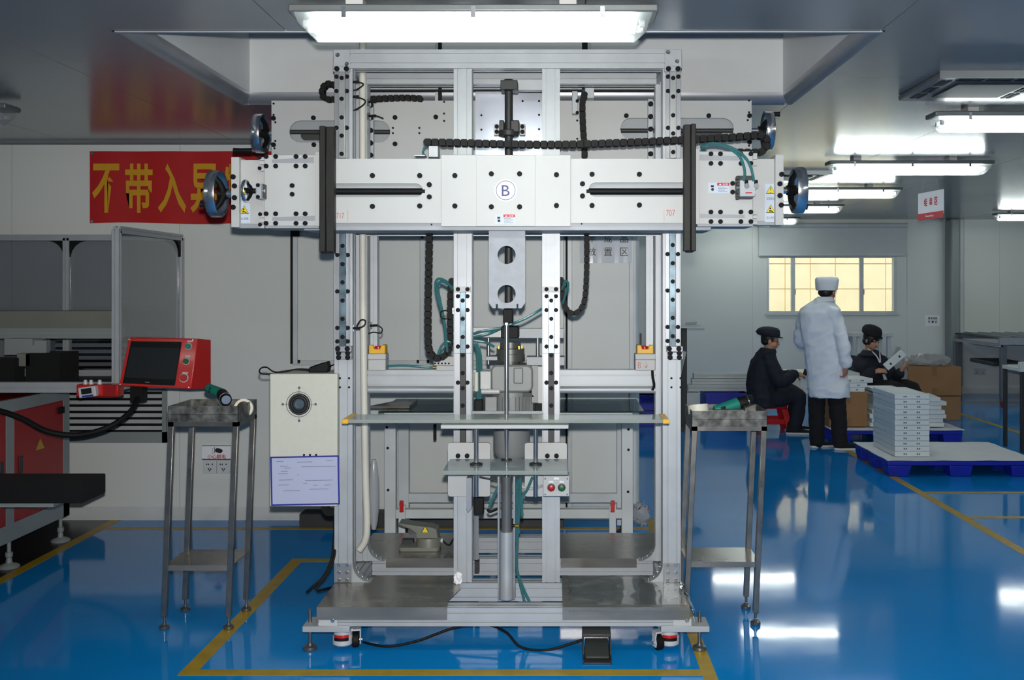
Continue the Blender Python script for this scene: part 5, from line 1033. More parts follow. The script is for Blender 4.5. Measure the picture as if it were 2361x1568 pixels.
patch('brand_mark', 'ink_grey', .36, .42, .085, .1, .006, .0066)
MB().box(X(300, 5.78), X(330, 5.78), 5.78, 5.84, Z(925, 5.78), Z(880, 5.78)).obj('swivel_arm', 'black_plastic', OP)
cpts = [(X(316, 5.78), 5.80, Z(915, 5.78)), (X(300, 5.7), 5.7, Z(950, 5.7)), (X(250, 5.6), 5.6, Z(985, 5.6)), (X(180, 5.55), 5.55, Z(1003, 5.55)), (X(110, 5.5), 5.5, Z(995, 5.5)), (X(50, 5.5), 5.5, Z(965, 5.5)), (X(0, 5.5), 5.5, Z(948, 5.5)), (X(-60, 5.5), 5.5, Z(940, 5.5))]
MB().tube(smooth_path(cpts, 10), .016, 12).obj('cable_hose', 'black_rubber', OP)
# pressure gauge on its red bracket
GA = thing('pressure_gauge', P(200, 915, 5.7), 'white and blue digital gauge on a red bracket below the screen', 'gauge')
bx('bracket', 'red_paint', GA, 176, 272, 887, 915, 5.72, 5.80, .003); MB().box(X(236, 5.7), X(262, 5.7), 5.71, 5.73, Z(914, 5.7), Z(888, 5.7)).obj('bracket_recess', 'red_door', GA)
def rqd(cx, cy, w, h, a, D): return rq(X(cx, D), Z(cy, D), w*D/F, h*D/F, a)
MB().prism(rqd(200.5, 904, 40, 24, .13, 5.68), 5.68, 5.72, 'XZ').obj('gauge_body', 'caster_white', GA, bevel=.004); MB().prism(rqd(199, 902, 24, 13, .13, 5.679), 5.678, 5.681, 'XZ').obj('gauge_display', 'screen_dark', GA); MB().prism(rqd(202, 913, 26, 4, .13, 5.679), 5.678, 5.681, 'XZ').obj('gauge_keys', 'ink_blue', GA)
for px in (197, 210, 230): MB().lathe([(0, 0), (.014, 0), (.014, .012), (.008, .03), (0, .032)], (X(px, 5.75), 5.75, Z(888, 5.75)), 'Z', 14).obj('knob', 'caster_white', GA)
# black foam on a pull-out shelf
MB().box(-3.9, X(120, 5.2), 5.21, 5.46, .465, .485).obj('pull_out_shelf', 'frame_grey_green', LM, bevel=.002)
r = thing('foam_pad', (-3.0, 5.3, .485), 'thick black foam pad on the pull-out shelf low at the left', 'foam block'); MB().box(-3.75, X(190, 5.2), 5.2, 5.47, .487, .595).obj('foam', 'foam_black', r, bevel=.008)

# ------------------------------------------------------------------ workbench behind the machine
WB = thing('workbench', (-.35, 6.3, 0), 'white aluminium workbench with glass top standing behind the machine', 'workbench')
y0, y1 = 6.02, 6.60; zt = .86; x0, x1 = X(885, 6.02), X(1458, 6.02)
MB().box(x0-.03, x1+.07, y0-.03, y1+.04, zt, zt+.010).obj('glass_top', 'glass_clear', WB, bevel=.002)
for x in (x0+.036, x1-.03):
    for y in (y0+.035, y1-.03): MB().box(x-.034, x+.034, y-.03, y+.03, 0.05, zt-.05).obj('leg', 'trim_white', WB, bevel=.003)
MB().box(x0, x1, y0+.01, y0+.05, zt-.05, zt).box(x0, x1, y1-.05, y1-.01, zt-.05, zt).box(x0, x0+.05, y0+.05, y1-.05, zt-.05, zt).box(x1-.05, x1, y0+.05, y1-.05, zt-.05, zt).obj('top_frame', 'trim_white', WB, smooth=False)
MB().box(x0+.07, x1-.06, y0+.01, y0+.06, .215, .27).obj('cross_bar', 'trim_white', WB, bevel=.003); MB().box(x0+.07, x1-.06, y1-.06, y1-.02, .20, .26).obj('cross_bar', 'trim_white', WB, bevel=.003)
for x in (x0+.11, x1-.12): MB().box(x-.02, x+.02, y0-.012, y0+.01, .05, .30).obj('clamp_post', 'trim_white', WB, bevel=.002); MB().box(x-.012, x+.012, y0-.025, y0-.012, .26, .33).obj('clamp_handle', 'red_paint', WB, bevel=.003)
for x in (x0+.036, x1-.03):
    for y in (y0+.035, y1-.03): MB().lathe([(0, 0), (.03, 0), (.03, .015), (.012, .02), (.012, .055), (0, .055)], (x, y, 0), 'Z', 14).obj('foot', 'dark_grey', WB)
bolts(WB, y0+.004, [(892, 985), (894, 1033), (895, 1130), (1449, 990), (1449, 1037), (1448, 1134)], 3)
dp = thing('steel_tray', (-.6, 6.35, .88), 'flat steel tray on the glass top behind the machine', 'tray')
MB().prism([(X(868, 6.3), 6.1), (X(955, 6.3), 6.1), (X(955, 6.3), 6.45), (X(920, 6.3), 6.45)], zt+.011, zt+.03, 'XY').obj('tray', 'steel_sheet', dp, bevel=.003)
wrn = thing('hook_bracket', P(1003, 985, 6.0), 'small black hook hanging under the glass workbench top', 'hook'); bx('hook', 'black_plastic', wrn, 999, 1006, 978, 1015, 6.0, 6.012, .003)
kn = thing('bin', P(900, 1185, 6.7), 'low dark strip standing in for shadow along the foot of the near wall', 'tray'); MB().box(X(690, 6.7), X(1300, 6.7), 6.7, 6.85, 0, .09).obj('tray', 'dark_grey', kn, bevel=.004)  # no real tray: dark box put in for the shadow at the wall foot
wbag = thing('plastic_bag', P(1478, 1195, 6.4), 'crumpled clear plastic bag by the right bench leg', 'bag'); random.seed(4)
o = MB().ellipsoid(P(1476, 1185, 6.3), .06, .05, .07, 18); o.v = [(a+random.uniform(-.012, .012), b+random.uniform(-.012, .012), max(.002, c+random.uniform(-.015, .015))) for a, b, c in o.v]; o.obj('plastic', 'bag_plastic', wbag)

# ------------------------------------------------------------------ store corner behind on the right: crates, profiles, stand
def crate(x0, x1, y0, y1, z0, z1, label, m='pallet_blue'):
    r = thing('plastic_crate', ((x0+x1)/2, (y0+y1)/2, z0), label, 'crate', 'blue plastic crates'); t = .012
    o = MB().box(x0, x1, y0, y0+t, z0, z1).box(x0, x1, y1-t, y1, z0, z1).box(x0, x0+t, y0+t, y1-t, z0, z1).box(x1-t, x1, y0+t, y1-t, z0, z1).box(x0+t, x1-t, y0+t, y1-t, z0, z0+t).obj('shell', m, r, smooth=False)
    MB().box(x0-.012, x1+.012, y0-.012, y1+.012, z1-.02, z1).obj('rim', m, r) if False else None
    rm = MB(); 
    for (a, b, c, d) in ((x0-.015, x1+.015, y0-.015, y0+t), (x0-.015, x1+.015, y1-t, y1+.015), (x0-.015, x0+t, y0+t, y1-t), (x1-t, x1+.015, y0+t, y1-t)): rm.box(a, b, c, d, z1-.03, z1)
    rm.obj('rim', m, r, smooth=False)
    for k in range(4): xx = x0+(x1-x0)*(k+.5)/4; MB().box(xx-.008, xx+.008, y0-.01, y0, z0, z1-.03).obj('rib', m, r, smooth=False)
    return r
D = 12.0
crate(X(1628, D), X(1722, D), D, D+.5, 0, .335, 'blue crate under the stacked aluminium profiles')
crate(X(1466, 11.5), X(1512, 11.5), 11.5, 11.9, 0, .18, 'lower blue crate seen between the machine uprights'); crate(X(1468, 11.5), X(1510, 11.5), 11.52, 11.88, .185, .36, 'upper blue crate seen between the machine uprights')
for i, (a, b, ya, yb, dd, lb) in enumerate(((1588, 1745, 888, 902.5, 0, 'lowest aluminium profile bar on the blue crate'), (1598, 1750, 875, 887.5, .05, 'middle aluminium profile bar of the stack'), (1603, 1760, 863, 874, .08, 'top aluminium profile bar of the stack'))):
    r = thing('aluminium_profile', P((a+b)/2, yb, D), lb, 'profile bar', 'stacked aluminium profiles'); o = MB(); za, zb = Z(yb, D), Z(ya, D); pbar(o, 'X', X(a, D), X(b+60, D), (D+.1+dd, (za+zb)/2), .14, zb-za, 2, 1, .012, .015); o.obj('bar', 'trim_white', r, smooth=False)
r = thing('support_block', P(1600, 965, D), 'white block supporting the profile ends', 'block'); MB().box(X(1583, D), X(1613, D), D-.02, D+.25, 0, .335).obj('block', 'trim_white', r, bevel=.005)
st = thing('instrument_stand', (X(1577, 11.2), 11.3, 0), 'thin glass shelf on a dark upright behind the right post', 'stand')
MB().box(X(1560, 11.2), X(1584, 11.2), 11.2, 11.35, 0, Z(757, 11.2)).obj('upright', 'dark_grey', st, bevel=.004); MB().box(X(1545, 11.2), X(1622, 11.2), 11.1, 11.5, Z(756, 11.2), Z(752.5, 11.2)).obj('shelf', 'trim_white', st, bevel=.002); MB().cyl(P(1580, 746, 11.2), P(1606, 745, 11.2), .012).cyl(P(1605, 749, 11.2), P(1605, 741, 11.2), .006).obj('clamp', 'aluminium', st); MB().box(X(1540, 11.2), X(1600, 11.2), 11.1, 11.5, 0, .06).obj('base', 'dark_grey', st)
MB().prism([(X(1568, 11.1), Z(880, 11.1)), (X(1583, 11.1), Z(812, 11.1)), (X(1572, 11.1), Z(808, 11.1)), (X(1560, 11.1), Z(880, 11.1))], 11.12, 11.14, 'XZ').obj('side_panel', 'grey_plastic', st)

# ------------------------------------------------------------------ pallets, cartons, white boxes
def pallet(x0, x1, y0, y1, h, label, sheet):
    r = thing('pallet', ((x0+x1)/2, (y0+y1)/2, 0), label, 'pallet', 'blue plastic pallets')
    MB().box(x0, x1, y0, y1, h-.045, h-.004).obj('deck', 'pallet_blue', r, bevel=.008)
    for i in range(3):
        for j in range(3):
            cx = x0+.1+(x1-x0-.2)*i/2; cy = y0+.09+(y1-y0-.18)*j/2
            MB().loft([[(cx+u*.085, cy+v*.075, 0) for u, v in ((-1, -1), (1, -1), (1, 1), (-1, 1))], [(cx+u*.1, cy+v*.09, h-.045) for u, v in ((-1, -1), (1, -1), (1, 1), (-1, 1))]], True).obj('pallet_foot', 'pallet_blue', r, bevel=.006)
    s_ = thing('foam_sheet', ((x0+x1)/2, (y0+y1)/2, h), sheet, 'foam sheet', 'white foam sheets on pallets'); N = 16; o = MB(); vs_ = []; fs = []
    for z in (0, .006):
        for i in range(N+1):
            for j in range(N+1):
                u = x0-.01+(x1-x0+.03)*i/N; v = y0-.01+(y1-y0+.03)*j/N
                e = .004*(i in (0, N) or j in (0, N))*math.sin(i*1.3+j*.9)
                vs_.append((u, v, h+z-.002+max(0, e)))
    n2 = (N+1)**2
    for i in range(N):
        for j in range(N): a = i*(N+1)+j; fs += [(a, a+N+1, a+N+2, a+1), (a+n2, a+1+n2, a+N+2+n2, a+N+1+n2)]
    rim = [i*(N+1) for i in range(N+1)]+[N*(N+1)+j for j in range(1, N+1)]+[i*(N+1)+N for i in range(N-1, -1, -1)]+[j for j in range(N-1, 0, -1)]
    for k in range(len(rim)): a, b = rim[k], rim[(k+1) % len(rim)]; fs.append((a, b, b+n2, a+n2))
    o.add(vs_, fs).obj('sheet', 'sheet_white', s_)
    return r
pallet(2.77, 4.02, 8.47, 9.42, .14, 'blue plastic pallet in the right foreground under the tall white box stack', 'white foam sheet covering the front blue pallet')
pallet(2.78, 4.12, 10.25, 11.15, .14, 'blue plastic pallet behind, below the cartons', 'white foam sheet covering the rear blue pallet')
ord_ = ['bottom', 'second', 'third', 'fourth', 'fifth', 'sixth', 'seventh', 'eighth', 'ninth', 'tenth', 'eleventh', 'top']
def wbox(x0, x1, y0, y1, z0, z1, label, group, rotz=0, slots=True):
    c = ((x0+x1)/2, (y0+y1)/2, z0); r = thing('white_box', c, label, 'box', group)
    MB().box(x0, x1, y0, y1, z0+.001, z1-.001).obj('case', 'box_white', r, bevel=.003)
    if slots:
        w = x1-x0; h = z1-z0
        for u in (.25, .63): 
            for q in (0, 1): MB().box(x0+w*(u+q*.055), x0+w*(u+q*.055+.042), y0-.0006, y0+.001, z0+h*.34, z0+h*.64).obj('port', 'ink_grey', r, smooth=False)
    if rotz: r.rotation_euler = (0, 0, rotz)
    return r
zb_ = .147; hb = .0452
for i in range(12):
    dx = random.uniform(-.003, .003); wbox(2.88+dx, 3.18+dx, 8.62+dx, 9.22, zb_+hb*i, zb_+hb*(i+1), f'{ord_[i]} white box{" from the bottom" if 0 < i < 11 else ""} of the tall neat stack', 'white boxes in the tall stack')
MB().box(2.91, 3.15, 8.68, 9.16, zb_+hb*12-.0005, zb_+hb*12+.001).obj('lid_inset', 'sheet_white', bpy.data.objects['white_box.011'], smooth=False)
wbox(2.86, 3.10, 9.28, 9.5, .147, .16, 'thin white box lying behind the tall stack', 'loose white boxes') if False else None
places = ['lowest', 'second', 'third', 'fourth', 'fifth', 'sixth', 'seventh', 'eighth']
D = 10.32
for i in range(7): a = random.uniform(-.12, .12); wbox(3.58+random.uniform(-.04, .05), 3.98+random.uniform(-.03, .03), D+.06, D+.5, .156+i*.044, .156+(i+1)*.044, f'{places[i]} white box of the messy pile right of the tall stack', 'messy white boxes right', a, False)
for i in range(8): a = random.uniform(-.1, .1); wbox(3.21+.01*i+random.uniform(-.01, .03), 3.48, D+.06, D+.5, .156+i*.044, .156+(i+1)*.044, f'{places[i]} white box of the messy pile left of the tall stack', 'messy white boxes left', a, False)
def carton(px0, px1, py0, py1, D, dd, label, zb=None):
    z0 = Z(py1, D) if zb is None else zb; x0, x1, z1 = X(px0, D), X(px1, D), Z(py0, D)
    r = thing('carton', ((x0+x1)/2, D+dd/2, z0), label, 'carton', 'brown cartons')
    MB().box(x0, x1, D, D+dd, z0, z1).obj('box', 'cardboard', r, bevel=.004); xm = (x0+x1)/2
    MB().box(xm-.03, xm+.03, D-.001, D, z1-.11, z1).box(xm-.03, xm+.03, D, D+dd, z1, z1+.001).box(xm-.03, xm+.03, D-.001, D, z0, z0+.09).obj('tape_strip', 'cardboard_tape', r, smooth=False)
    for q in range(3): MB().box(x0+.05, x0+.16-.02*q, D-.0008, D, z0+.06+.03*q, z0+.068+.03*q).obj('print_mark', 'ink_black', r, smooth=False) if px0 < 2000 else None
    return r
Dc = 12.05
c2 = Z(913, Dc); carton(2093, 2216, 914, 985, Dc, .55, 'lower brown carton of the pair beside the far pillar', 0); carton(2093, 2217, 846, 913, Dc-.01, .55, 'upper brown carton with plastic bags on top', c2+.004)
carton(1912, 2000, 905, 985, 10.4, .5, 'brown carton behind the standing man, white boxes on top', .157)
zc = Z(905, 10.4)+.002
for i, (a, b, lb) in enumerate(((1940, 1996, 'lowest white box on the brown carton behind the standing man'), (1935, 2000, 'middle white box on the brown carton behind the standing man'), (1930, 2012, 'top white box on the brown carton behind the standing man'))):
    wbox(X(a, 10.4), X(b, 10.4), 10.43, 10.8, zc+i*.047, zc+(i+1)*.047, lb, 'white boxes on carton', .06*i)
def bag(cx, cy, z, rx, ry, rz, label, seed):
    random.seed(seed); r = thing('plastic_bag', (cx, cy, z), label, 'plastic bag', 'clear plastic bags'); o = MB().ellipsoid((cx, cy, z+rz*.75), rx, ry, rz, 26)
    o.v = [(a+random.uniform(-.02, .02), b+random.uniform(-.02, .02), max(z+.001, c+random.uniform(-.025, .03))) for a, b, c in o.v]; o.obj('plastic', 'bag_plastic', r, smooth=False)
bag(X(2140, 12.3), 12.3, Z(846, Dc)+.003, .27, .2, .07, 'heap of clear plastic bags on the upper carton', 2); bag(X(2074, 12.05), 12.08, 0, .09, .14, .5, 'tall heap of clear plastic bags behind the woman', 6)
r = thing('white_tray', P(2047, 898, 10.5), 'white shallow tray behind the tall box stack', 'tray'); zt2 = .156+8*.044+.002
MB().box(X(2013, 10.4), X(2082, 10.4), 10.38, 10.75, zt2, zt2+.008).box(X(2013, 10.4), X(2082, 10.4), 10.38, 10.39, zt2, zt2+.04).box(X(2013, 10.4), X(2082, 10.4), 10.74, 10.75, zt2, zt2+.04).box(X(2013, 10.4), X(2015, 10.4), 10.39, 10.74, zt2, zt2+.04).box(X(2080, 10.4), X(2082, 10.4), 10.39, 10.74, zt2, zt2+.04).obj('tray', 'box_white', r, smooth=False)
# table between the seated workers
TB_ = thing('work_table', (2.9, 11.4, 0), 'white worktable in front of the seated man', 'table'); zt = .635
MB().box(X(1838, 11.05), X(2000, 11.05), 11.33, 11.85, zt-.03, zt).obj('table_top', 'trim_white', TB_, bevel=.004)
for x in (X(1850, 11.05), X(1990, 11.05)):
    for y in (11.37, 11.8): MB().box(x-.045, x+.045, y-.03, y+.03, 0, zt-.03).obj('leg', 'trim_white', TB_, bevel=.003)
# shelf rack behind the woman
SR = thing('rack', (X(2015, 14.2), 14.3, 0), 'grey metal rack behind the seated woman', 'rack')
for px in (1981, 2050):
    for y in (14.2, 14.6): MB().box(X(px-4, 14.2), X(px+4, 14.2), y, y+.05, 0, Z(775, 14.2)).obj('post', 'trim_white', SR, bevel=.003)
for py in (768, 825, 880): MB().box(X(1962 if py < 800 else 1977, 14.2), X(2056, 14.2), 14.15, 14.7, Z(py+8, 14.2), Z(py, 14.2)).obj('shelf', 'trim_white' if py < 800 else 'glass_clear', SR, bevel=.003)
# roller table at the right edge
RT = thing('roller_table', (6.6, 14.0, 0), 'long grey roller table on wheels at the right edge', 'table'); x0 = X(2308, 13.3); zt = .925; x1 = 8.6
MB().box(x0, x1, 13.3, 14.9, zt-.012, zt).obj('table_top', 'dark_grey', RT, smooth=False)
for y in (13.28, 14.86):
    o = MB(); pbar(o, 'X', x0-.02, x1, (y+.03, zt-.04), .06, .09, 1, 2); o.obj('side_rail', 'aluminium', RT, smooth=False)
o = MB(); pbar(o, 'Y', 13.3, 14.9, (x0, zt-.10), .06, .04, 1, 1); o.obj('end_rail', 'aluminium', RT, smooth=False)
for x in (x0+.04, x1-.1):
    for y in (13.33, 14.8):
        lg = MB().box(x-.04, x+.04, y-.03, y+.03, .14, zt-.06).obj('leg', 'leg_grey', RT, bevel=.004); MB().box(x-.03, x+.03, y-.03, y+.03, .08, .14).obj('wheel_fork', 'leg_grey', lg); MB().lathe([(0, -.02), (.05, -.02), (.05, .02), (0, .02)], (x, y, .05), 'X', 18).obj('wheel', 'red_door', lg)
MB().box(x0+.04, x1-.1, 13.31, 13.36, .50, .55).obj('lower_rail', 'aluminium', RT); 
for k in range(12): xx = x0+.15+k*.2; MB().cyl((xx, 13.36, zt+.002), (xx, 14.84, zt+.002), .02, n=10).obj('roller', 'aluminium_dark', RT)
CT = thing('parts_cart', (4.9, 9.9, 0), 'white and dark cart cut off by the right edge', 'cart')
xa = X(2353, 9.7); MB().box(xa, xa+.06, 9.7, 9.76, Z(858, 9.7), Z(835, 9.7)).obj('corner_block', 'trim_white', CT, bevel=.006); MB().box(xa+.06, xa+.9, 9.71, 9.75, Z(858, 9.7), Z(848, 9.7)).box(xa+.01, xa+.05, 9.76, 10.13, Z(858, 9.7), Z(849, 9.7)).box(xa+.06, xa+.9, 10.09, 10.13, Z(858, 9.7), Z(848, 9.7)).obj('rail', 'trim_white', CT, bevel=.004)
for x in (xa+.02, xa+.86):
    for y in (9.72, 10.09): MB().box(x-.008, x+.025, y-.008, y+.025, 0, Z(858, 9.7)).obj('leg', 'dark_grey', CT, bevel=.003)
bn_ = thing('parts_tray', P(2335, 840, 13.1), 'dark shallow tray under the roller table', 'tray'); MB().box(X(2322, 13.0), X(2400, 13.0), 13.4, 14.2, .551, .60).obj('tray', 'dark_grey', bn_, bevel=.01)
# red stool
SX, SY = 2.34, 11.12
ST = thing('stool', (SX, SY, 0), 'red plastic stool under the seated man', 'stool'); zs_ = .30
MB().prism(rrect(SX-.15, SX+.15, SY-.15, SY+.15, .04), zs_-.03, zs_, 'XY').obj('seat', 'red_plastic', ST, bevel=.006)
for u in (-1, 1):
    for v in (-1, 1): MB().loft([[(SX+u*.17+a*.03, SY+v*.17+b*.03, 0) for a, b in ((-1, -1), (1, -1), (1, 1), (-1, 1))], [(SX+u*.115+a*.035, SY+v*.115+b*.035, zs_-.03) for a, b in ((-1, -1), (1, -1), (1, 1), (-1, 1))]], True).obj('leg', 'red_plastic', ST, bevel=.006)
for v in (-1, 1): MB().box(SX-.14, SX+.14, SY+v*.145-.012, SY+v*.145+.012, .10, .16).obj('brace', 'red_plastic', ST, bevel=.004)
# ------------------------------------------------------------------ people
def frame_of(d, up=(0, 0, 1)):
    f = Vector(d).normalized(); u = Vector(up); r = f.cross(u).normalized(); u = r.cross(f).normalized(); return f, r, u
def ring(c, right, fwd, a, b, n=20, p=2.3):
    out = []
    for k in range(n):
        t = 2*math.pi*k/n; ct, st = math.cos(t), math.sin(t); q = (abs(ct)**p+abs(st)**p)**(-1/p)
        out.append(Vector(c)+Vector(right)*a*ct*q+Vector(fwd)*b*st*q)
    return out
def limb(mb, pts, rad, n=14):
    pts = [Vector(p) for p in pts]; mb.tube(smooth_path(pts, 4), [r for r in interp(rad, 4)], n)
    mb.ellipsoid(pts[0], rad[0]*.98, rad[0]*.98, rad[0]*.98, 12); mb.ellipsoid(pts[-1], rad[-1]*.98, rad[-1]*.98, rad[-1]*.98, 12); return mb
def interp(r, k):
    out = []
    for i in range(len(r)-1): out += [r[i]+(r[i+1]-r[i])*j/k for j in range(k)]
    return out+[r[-1]]
def head(mb, c, d, s=1.0):
    f, r, u = frame_of(d); c = Vector(c); Mx = Matrix((r, f, u)).transposed()
    def E(x, y, z, rx, ry, rz): mb.ellipsoid(c+Mx@Vector((x, y, z))*s, rx*s, ry*s, rz*s, 16, Mx)
    E(0, -.008, .03, .074, .093, .088); E(0, .018, -.035, .060, .066, .078); E(0, .05, -.082, .028, .026, .022)
    E(0, .088, -.012, .010, .014, .024); E(0, .098, -.03, .013, .013, .010); E(-.03, .07, .012, .022, .014, .010); E(.03, .07, .012, .022, .014, .010)
    E(0, .08, -.058, .022, .010, .007); E(-.03, .055, -.035, .024, .024, .026); E(.03, .055, -.035, .024, .024, .026)
    E(-.076, -.005, -.012, .009, .018, .030); E(.076, -.005, -.012, .009, .018, .030)
    return c, Mx
def face_bits(parent, c, Mx, s=1.0, smile=False):
    for sx in (-1, 1):
        MB().ellipsoid(c+Mx@Vector((sx*.029, .083, -.002))*s, .011*s, .005*s, .005*s, 10, Mx).obj('eye', 'eye_dark', parent)
        MB().ellipsoid(c+Mx@Vector((sx*.030, .085, .017))*s, .018*s, .004*s, .0035*s, 10, Mx).obj('eyebrow', 'hair', parent)
    MB().ellipsoid(c+Mx@Vector((0, .089, -.058))*s, (.024 if smile else .019)*s, .004*s, .0055*s, 10, Mx).obj('mouth', 'lip', parent)
def hand(mb, w, d, nrm, side, curl=.6, s=1.0):
    """wrist w, pointing d, back-of-hand normal nrm, thumb towards side (+1/-1 along the cross axis)"""
    f = Vector(d).normalized(); n_ = Vector(nrm); n_ = (n_-f*n_.dot(f)).normalized(); x = f.cross(n_)*side; w = Vector(w)
    k = w+f*.088*s
    mb.loft([ring(w, x, n_, .028*s, .020*s, 14), ring(w+f*.03*s, x, n_, .036*s, .019*s, 14), ring(w+f*.07*s, x, n_, .041*s, .016*s, 14), ring(k, x, n_, .039*s, .012*s, 14)])
    for i, (off, L_) in enumerate(((.030, .070), (.010, .078), (-.010, .072), (-.029, .056))):
        p = k+x*off*s-f*.01*s; pts = [p]; a = 0
        for seg in (.45, .32, .23): a += curl; p = p+(f*math.cos(a)-n_*math.sin(a))*L_*seg*s; pts.append(p)
        mb.tube(pts, [.0095*s, .009*s, .0085*s, .007*s], 10); mb.ellipsoid(pts[-1], .007*s, .007*s, .007*s, 8)
    p = w+f*.025*s+x*.03*s; q = p+(f*.6+x*.75-n_*.3).normalized()*.035*s; t = q+(f*.9+x*.1-n_*.45).normalized()*.032*s
    mb.tube([p-x*.012*s, p, q, t], [.013*s, .012*s, .010*s, .008*s], 10); mb.ellipsoid(t, .008*s, .008*s, .008*s, 8)
def shoe(parent, heel, d, s=1.0, m='black_cloth', sole='sole_white'):
    f = Vector(d).normalized(); r = Vector((f.y, -f.x, 0)); h = Vector(heel); U = Vector((0, 0, 1))
    rg = []
    for t, a, b in ((-.03, .022, .035), (0, .034, .05), (.06, .038, .055), (.12, .040, .046), (.18, .045, .034), (.23, .038, .026), (.262, .018, .014)):
        rg.append([h+f*t*s+r*a*s*math.cos(q)+U*(.016+b*s*(.5+.5*math.sin(q))) for q in [2*math.pi*k/14 for k in range(14)]])
    o = MB().loft(rg).obj('shoe', m, parent)
    sl = [h+f*(t*s)+r*a*s*e for e, seq in ((1, ((-.034, .02), (0, .04), (.1, .041), (.18, .048), (.24, .04), (.27, .016))), (-1, ((.27, .016), (.24, .04), (.18, .048), (.1, .041), (0, .04), (-.034, .02)))) for t, a in seq]
    MB().loft([[p+U*.0 for p in sl], [p+U*.02 for p in sl]]).obj('sole', sole, o, bevel=.003)
    limb(MB(), [h+f*.02+U*.06, h+f*.02+U*.11], [.04, .038]).obj('sock', 'black_cloth', o)
# ---- standing man in white coat
D = 9.94
A = thing('person', (2.66, 9.96, 0), 'standing person in white coat and white cap, seen from behind', 'person', None)
bf, br, bu = frame_of((.40, .92, 0))
def at(px, py, y): return Vector(P(px, py, y))
LSh, RSh = at(1858, 722, 10.06), at(1926, 724, 9.84); REl, RWr = at(1946, 798, 9.76), at(1950, 842, 9.78); LEl, LWr = Vector((2.43, 10.16, 1.08)), Vector((2.58, 10.28, 1.0))
hipL, hipR = Vector((2.565, 10.0, .86)), Vector((2.735, 9.94, .86)); kL, kR = Vector((2.56, 10.02, .46)), Vector((2.745, 9.94, .46)); aL, aR = Vector((2.567, 10.03, .09)), Vector((2.765, 9.90, .09))
hc = Vector((2.655, 9.965, 1.565)); hd = (.72, .69, -.06)
def torso(mb, table, right, fwd):
    mb.loft([ring(c, right, fwd, a, b) for c, a, b in table]); return mb
def cc_(px, z, y=9.96): return (X(px, y), y, z)
body = MB(); hcen, hM = head(body, hc, hd); limb(body, [(2.625, 9.955, 1.40), hc+Vector((-.005, -.012, -.06))], [.058, .056])
torso(body, [(cc_(1890, 1.42), .10, .07), (cc_(1890, 1.34), .17, .09), (cc_(1896, 1.1), .14, .09), (cc_(1903, .92), .15, .10), (cc_(1904, .82), .13, .09)], br, bf)
limb(body, [RSh+Vector((-.02, 0, .0)), RSh+Vector((.02, 0, -.10)), REl, RWr], [.042, .04, .038, .032]); limb(body, [LSh, LEl, LWr], [.045, .04, .032]); limb(body, [hipL, kL, aL], [.07, .05, .04]); limb(body, [hipR, kR, aR], [.07, .05, .04])
hand(body, RWr, (.12, .25, -.9), (.9, -.3, .1), 1, .75, 1.08); hand(body, LWr, (.8, .2, -.2), (.1, .9, .2), 1, .5)
remesh(body.obj('body', 'skin_shade', A), .0065, 2)
coat = MB(); torso(coat, [(cc_(1899, 1.50), .072, .068), (cc_(1897, 1.465), .10, .085), (cc_(1892, 1.42), .165, .105), (cc_(1889, 1.35), .20, .125), (cc_(1892, 1.2), .195, .14), (cc_(1897, 1.05), .19, .138), (cc_(1903, .9), .195, .145), (cc_(1908, .7), .198, .15), (cc_(1911, .6), .2, .155), (cc_(1912, .517), .196, .155)], br, bf)
limb(coat, [RSh+Vector((-.02, 0, .01)), RSh+Vector((.02, 0, -.10)), REl, RWr+Vector((0, 0, .02))], [.075, .068, .062, .058]); limb(coat, [LSh, LEl, LWr], [.072, .066, .055])
co = folds(remesh(coat.obj('coat', 'coat_cloth', A), .011, 3), .013, (5, 5, 9))
MB().loft([ring((hc.x-.025, hc.y-.01, z), br, bf, a, b) for z, a, b in ((1.455, .085, .078), (1.50, .072, .07), (1.515, .074, .072), (1.50, .082, .08), (1.47, .10, .092))], False).obj('collar', 'coat_cloth', co)
sm = smooth_path([Vector(cc_(1922, 1.02))-bf*.135+br*.015, Vector(cc_(1928, .80))-bf*.150+br*.02, Vector(cc_(1936, .53))-bf*.150+br*.03], 6)
MB().tube(sm, .004, 6).obj('back_seam', 'cap_cloth', co)
tr = MB(); limb(tr, [hipL+Vector((.01, 0, .03)), kL, aL+Vector((0, 0, -.03))], [.10, .085, .07]); limb(tr, [hipR+Vector((-.01, 0, .03)), kR, aR+Vector((0, 0, -.03))], [.10, .088, .072]); tr.ellipsoid((2.65, 9.97, .88), .15, .12, .12)
folds(remesh(tr.obj('trousers', 'black_cloth', A), .011, 2), .006)
shoe(A, (2.53, 10.02, 0), (.9, .35, 0), 1.0); shoe(A, (2.735, 9.88, 0), (.97, .05, 0), 1.12)
hr = MB(); hr.ellipsoid(hc+hM@Vector((0, -.018, .03)), .080, .094, .085, 18, hM); o = hr.obj('hair', 'hair', A)
MB().ellipsoid(hc+hM@Vector((0, -.045, -.01)), .072, .062, .05, 16, hM).obj('nape_hair', 'hair', A)
cf = [Vector((hc.x-.004, hc.y, 0))]
o = MB().loft([ring((hc.x-.006, hc.y, z), (1, 0, 0), (0, 1, 0), a, b, 22, 2.2) for z, a, b in ((1.580, .100, .106), (1.60, .106, .110), (1.65, .110, .112), (1.69, .112, .112), (1.708, .100, .10), (1.714, .06, .06))]); random.seed(12)
o.v = [(a+random.uniform(-.004, .004), b+random.uniform(-.004, .004), c+random.uniform(-.003, .003)) for a, b, c in o.v]; o.obj('cap', 'cap_cloth', A)
gl = MB()
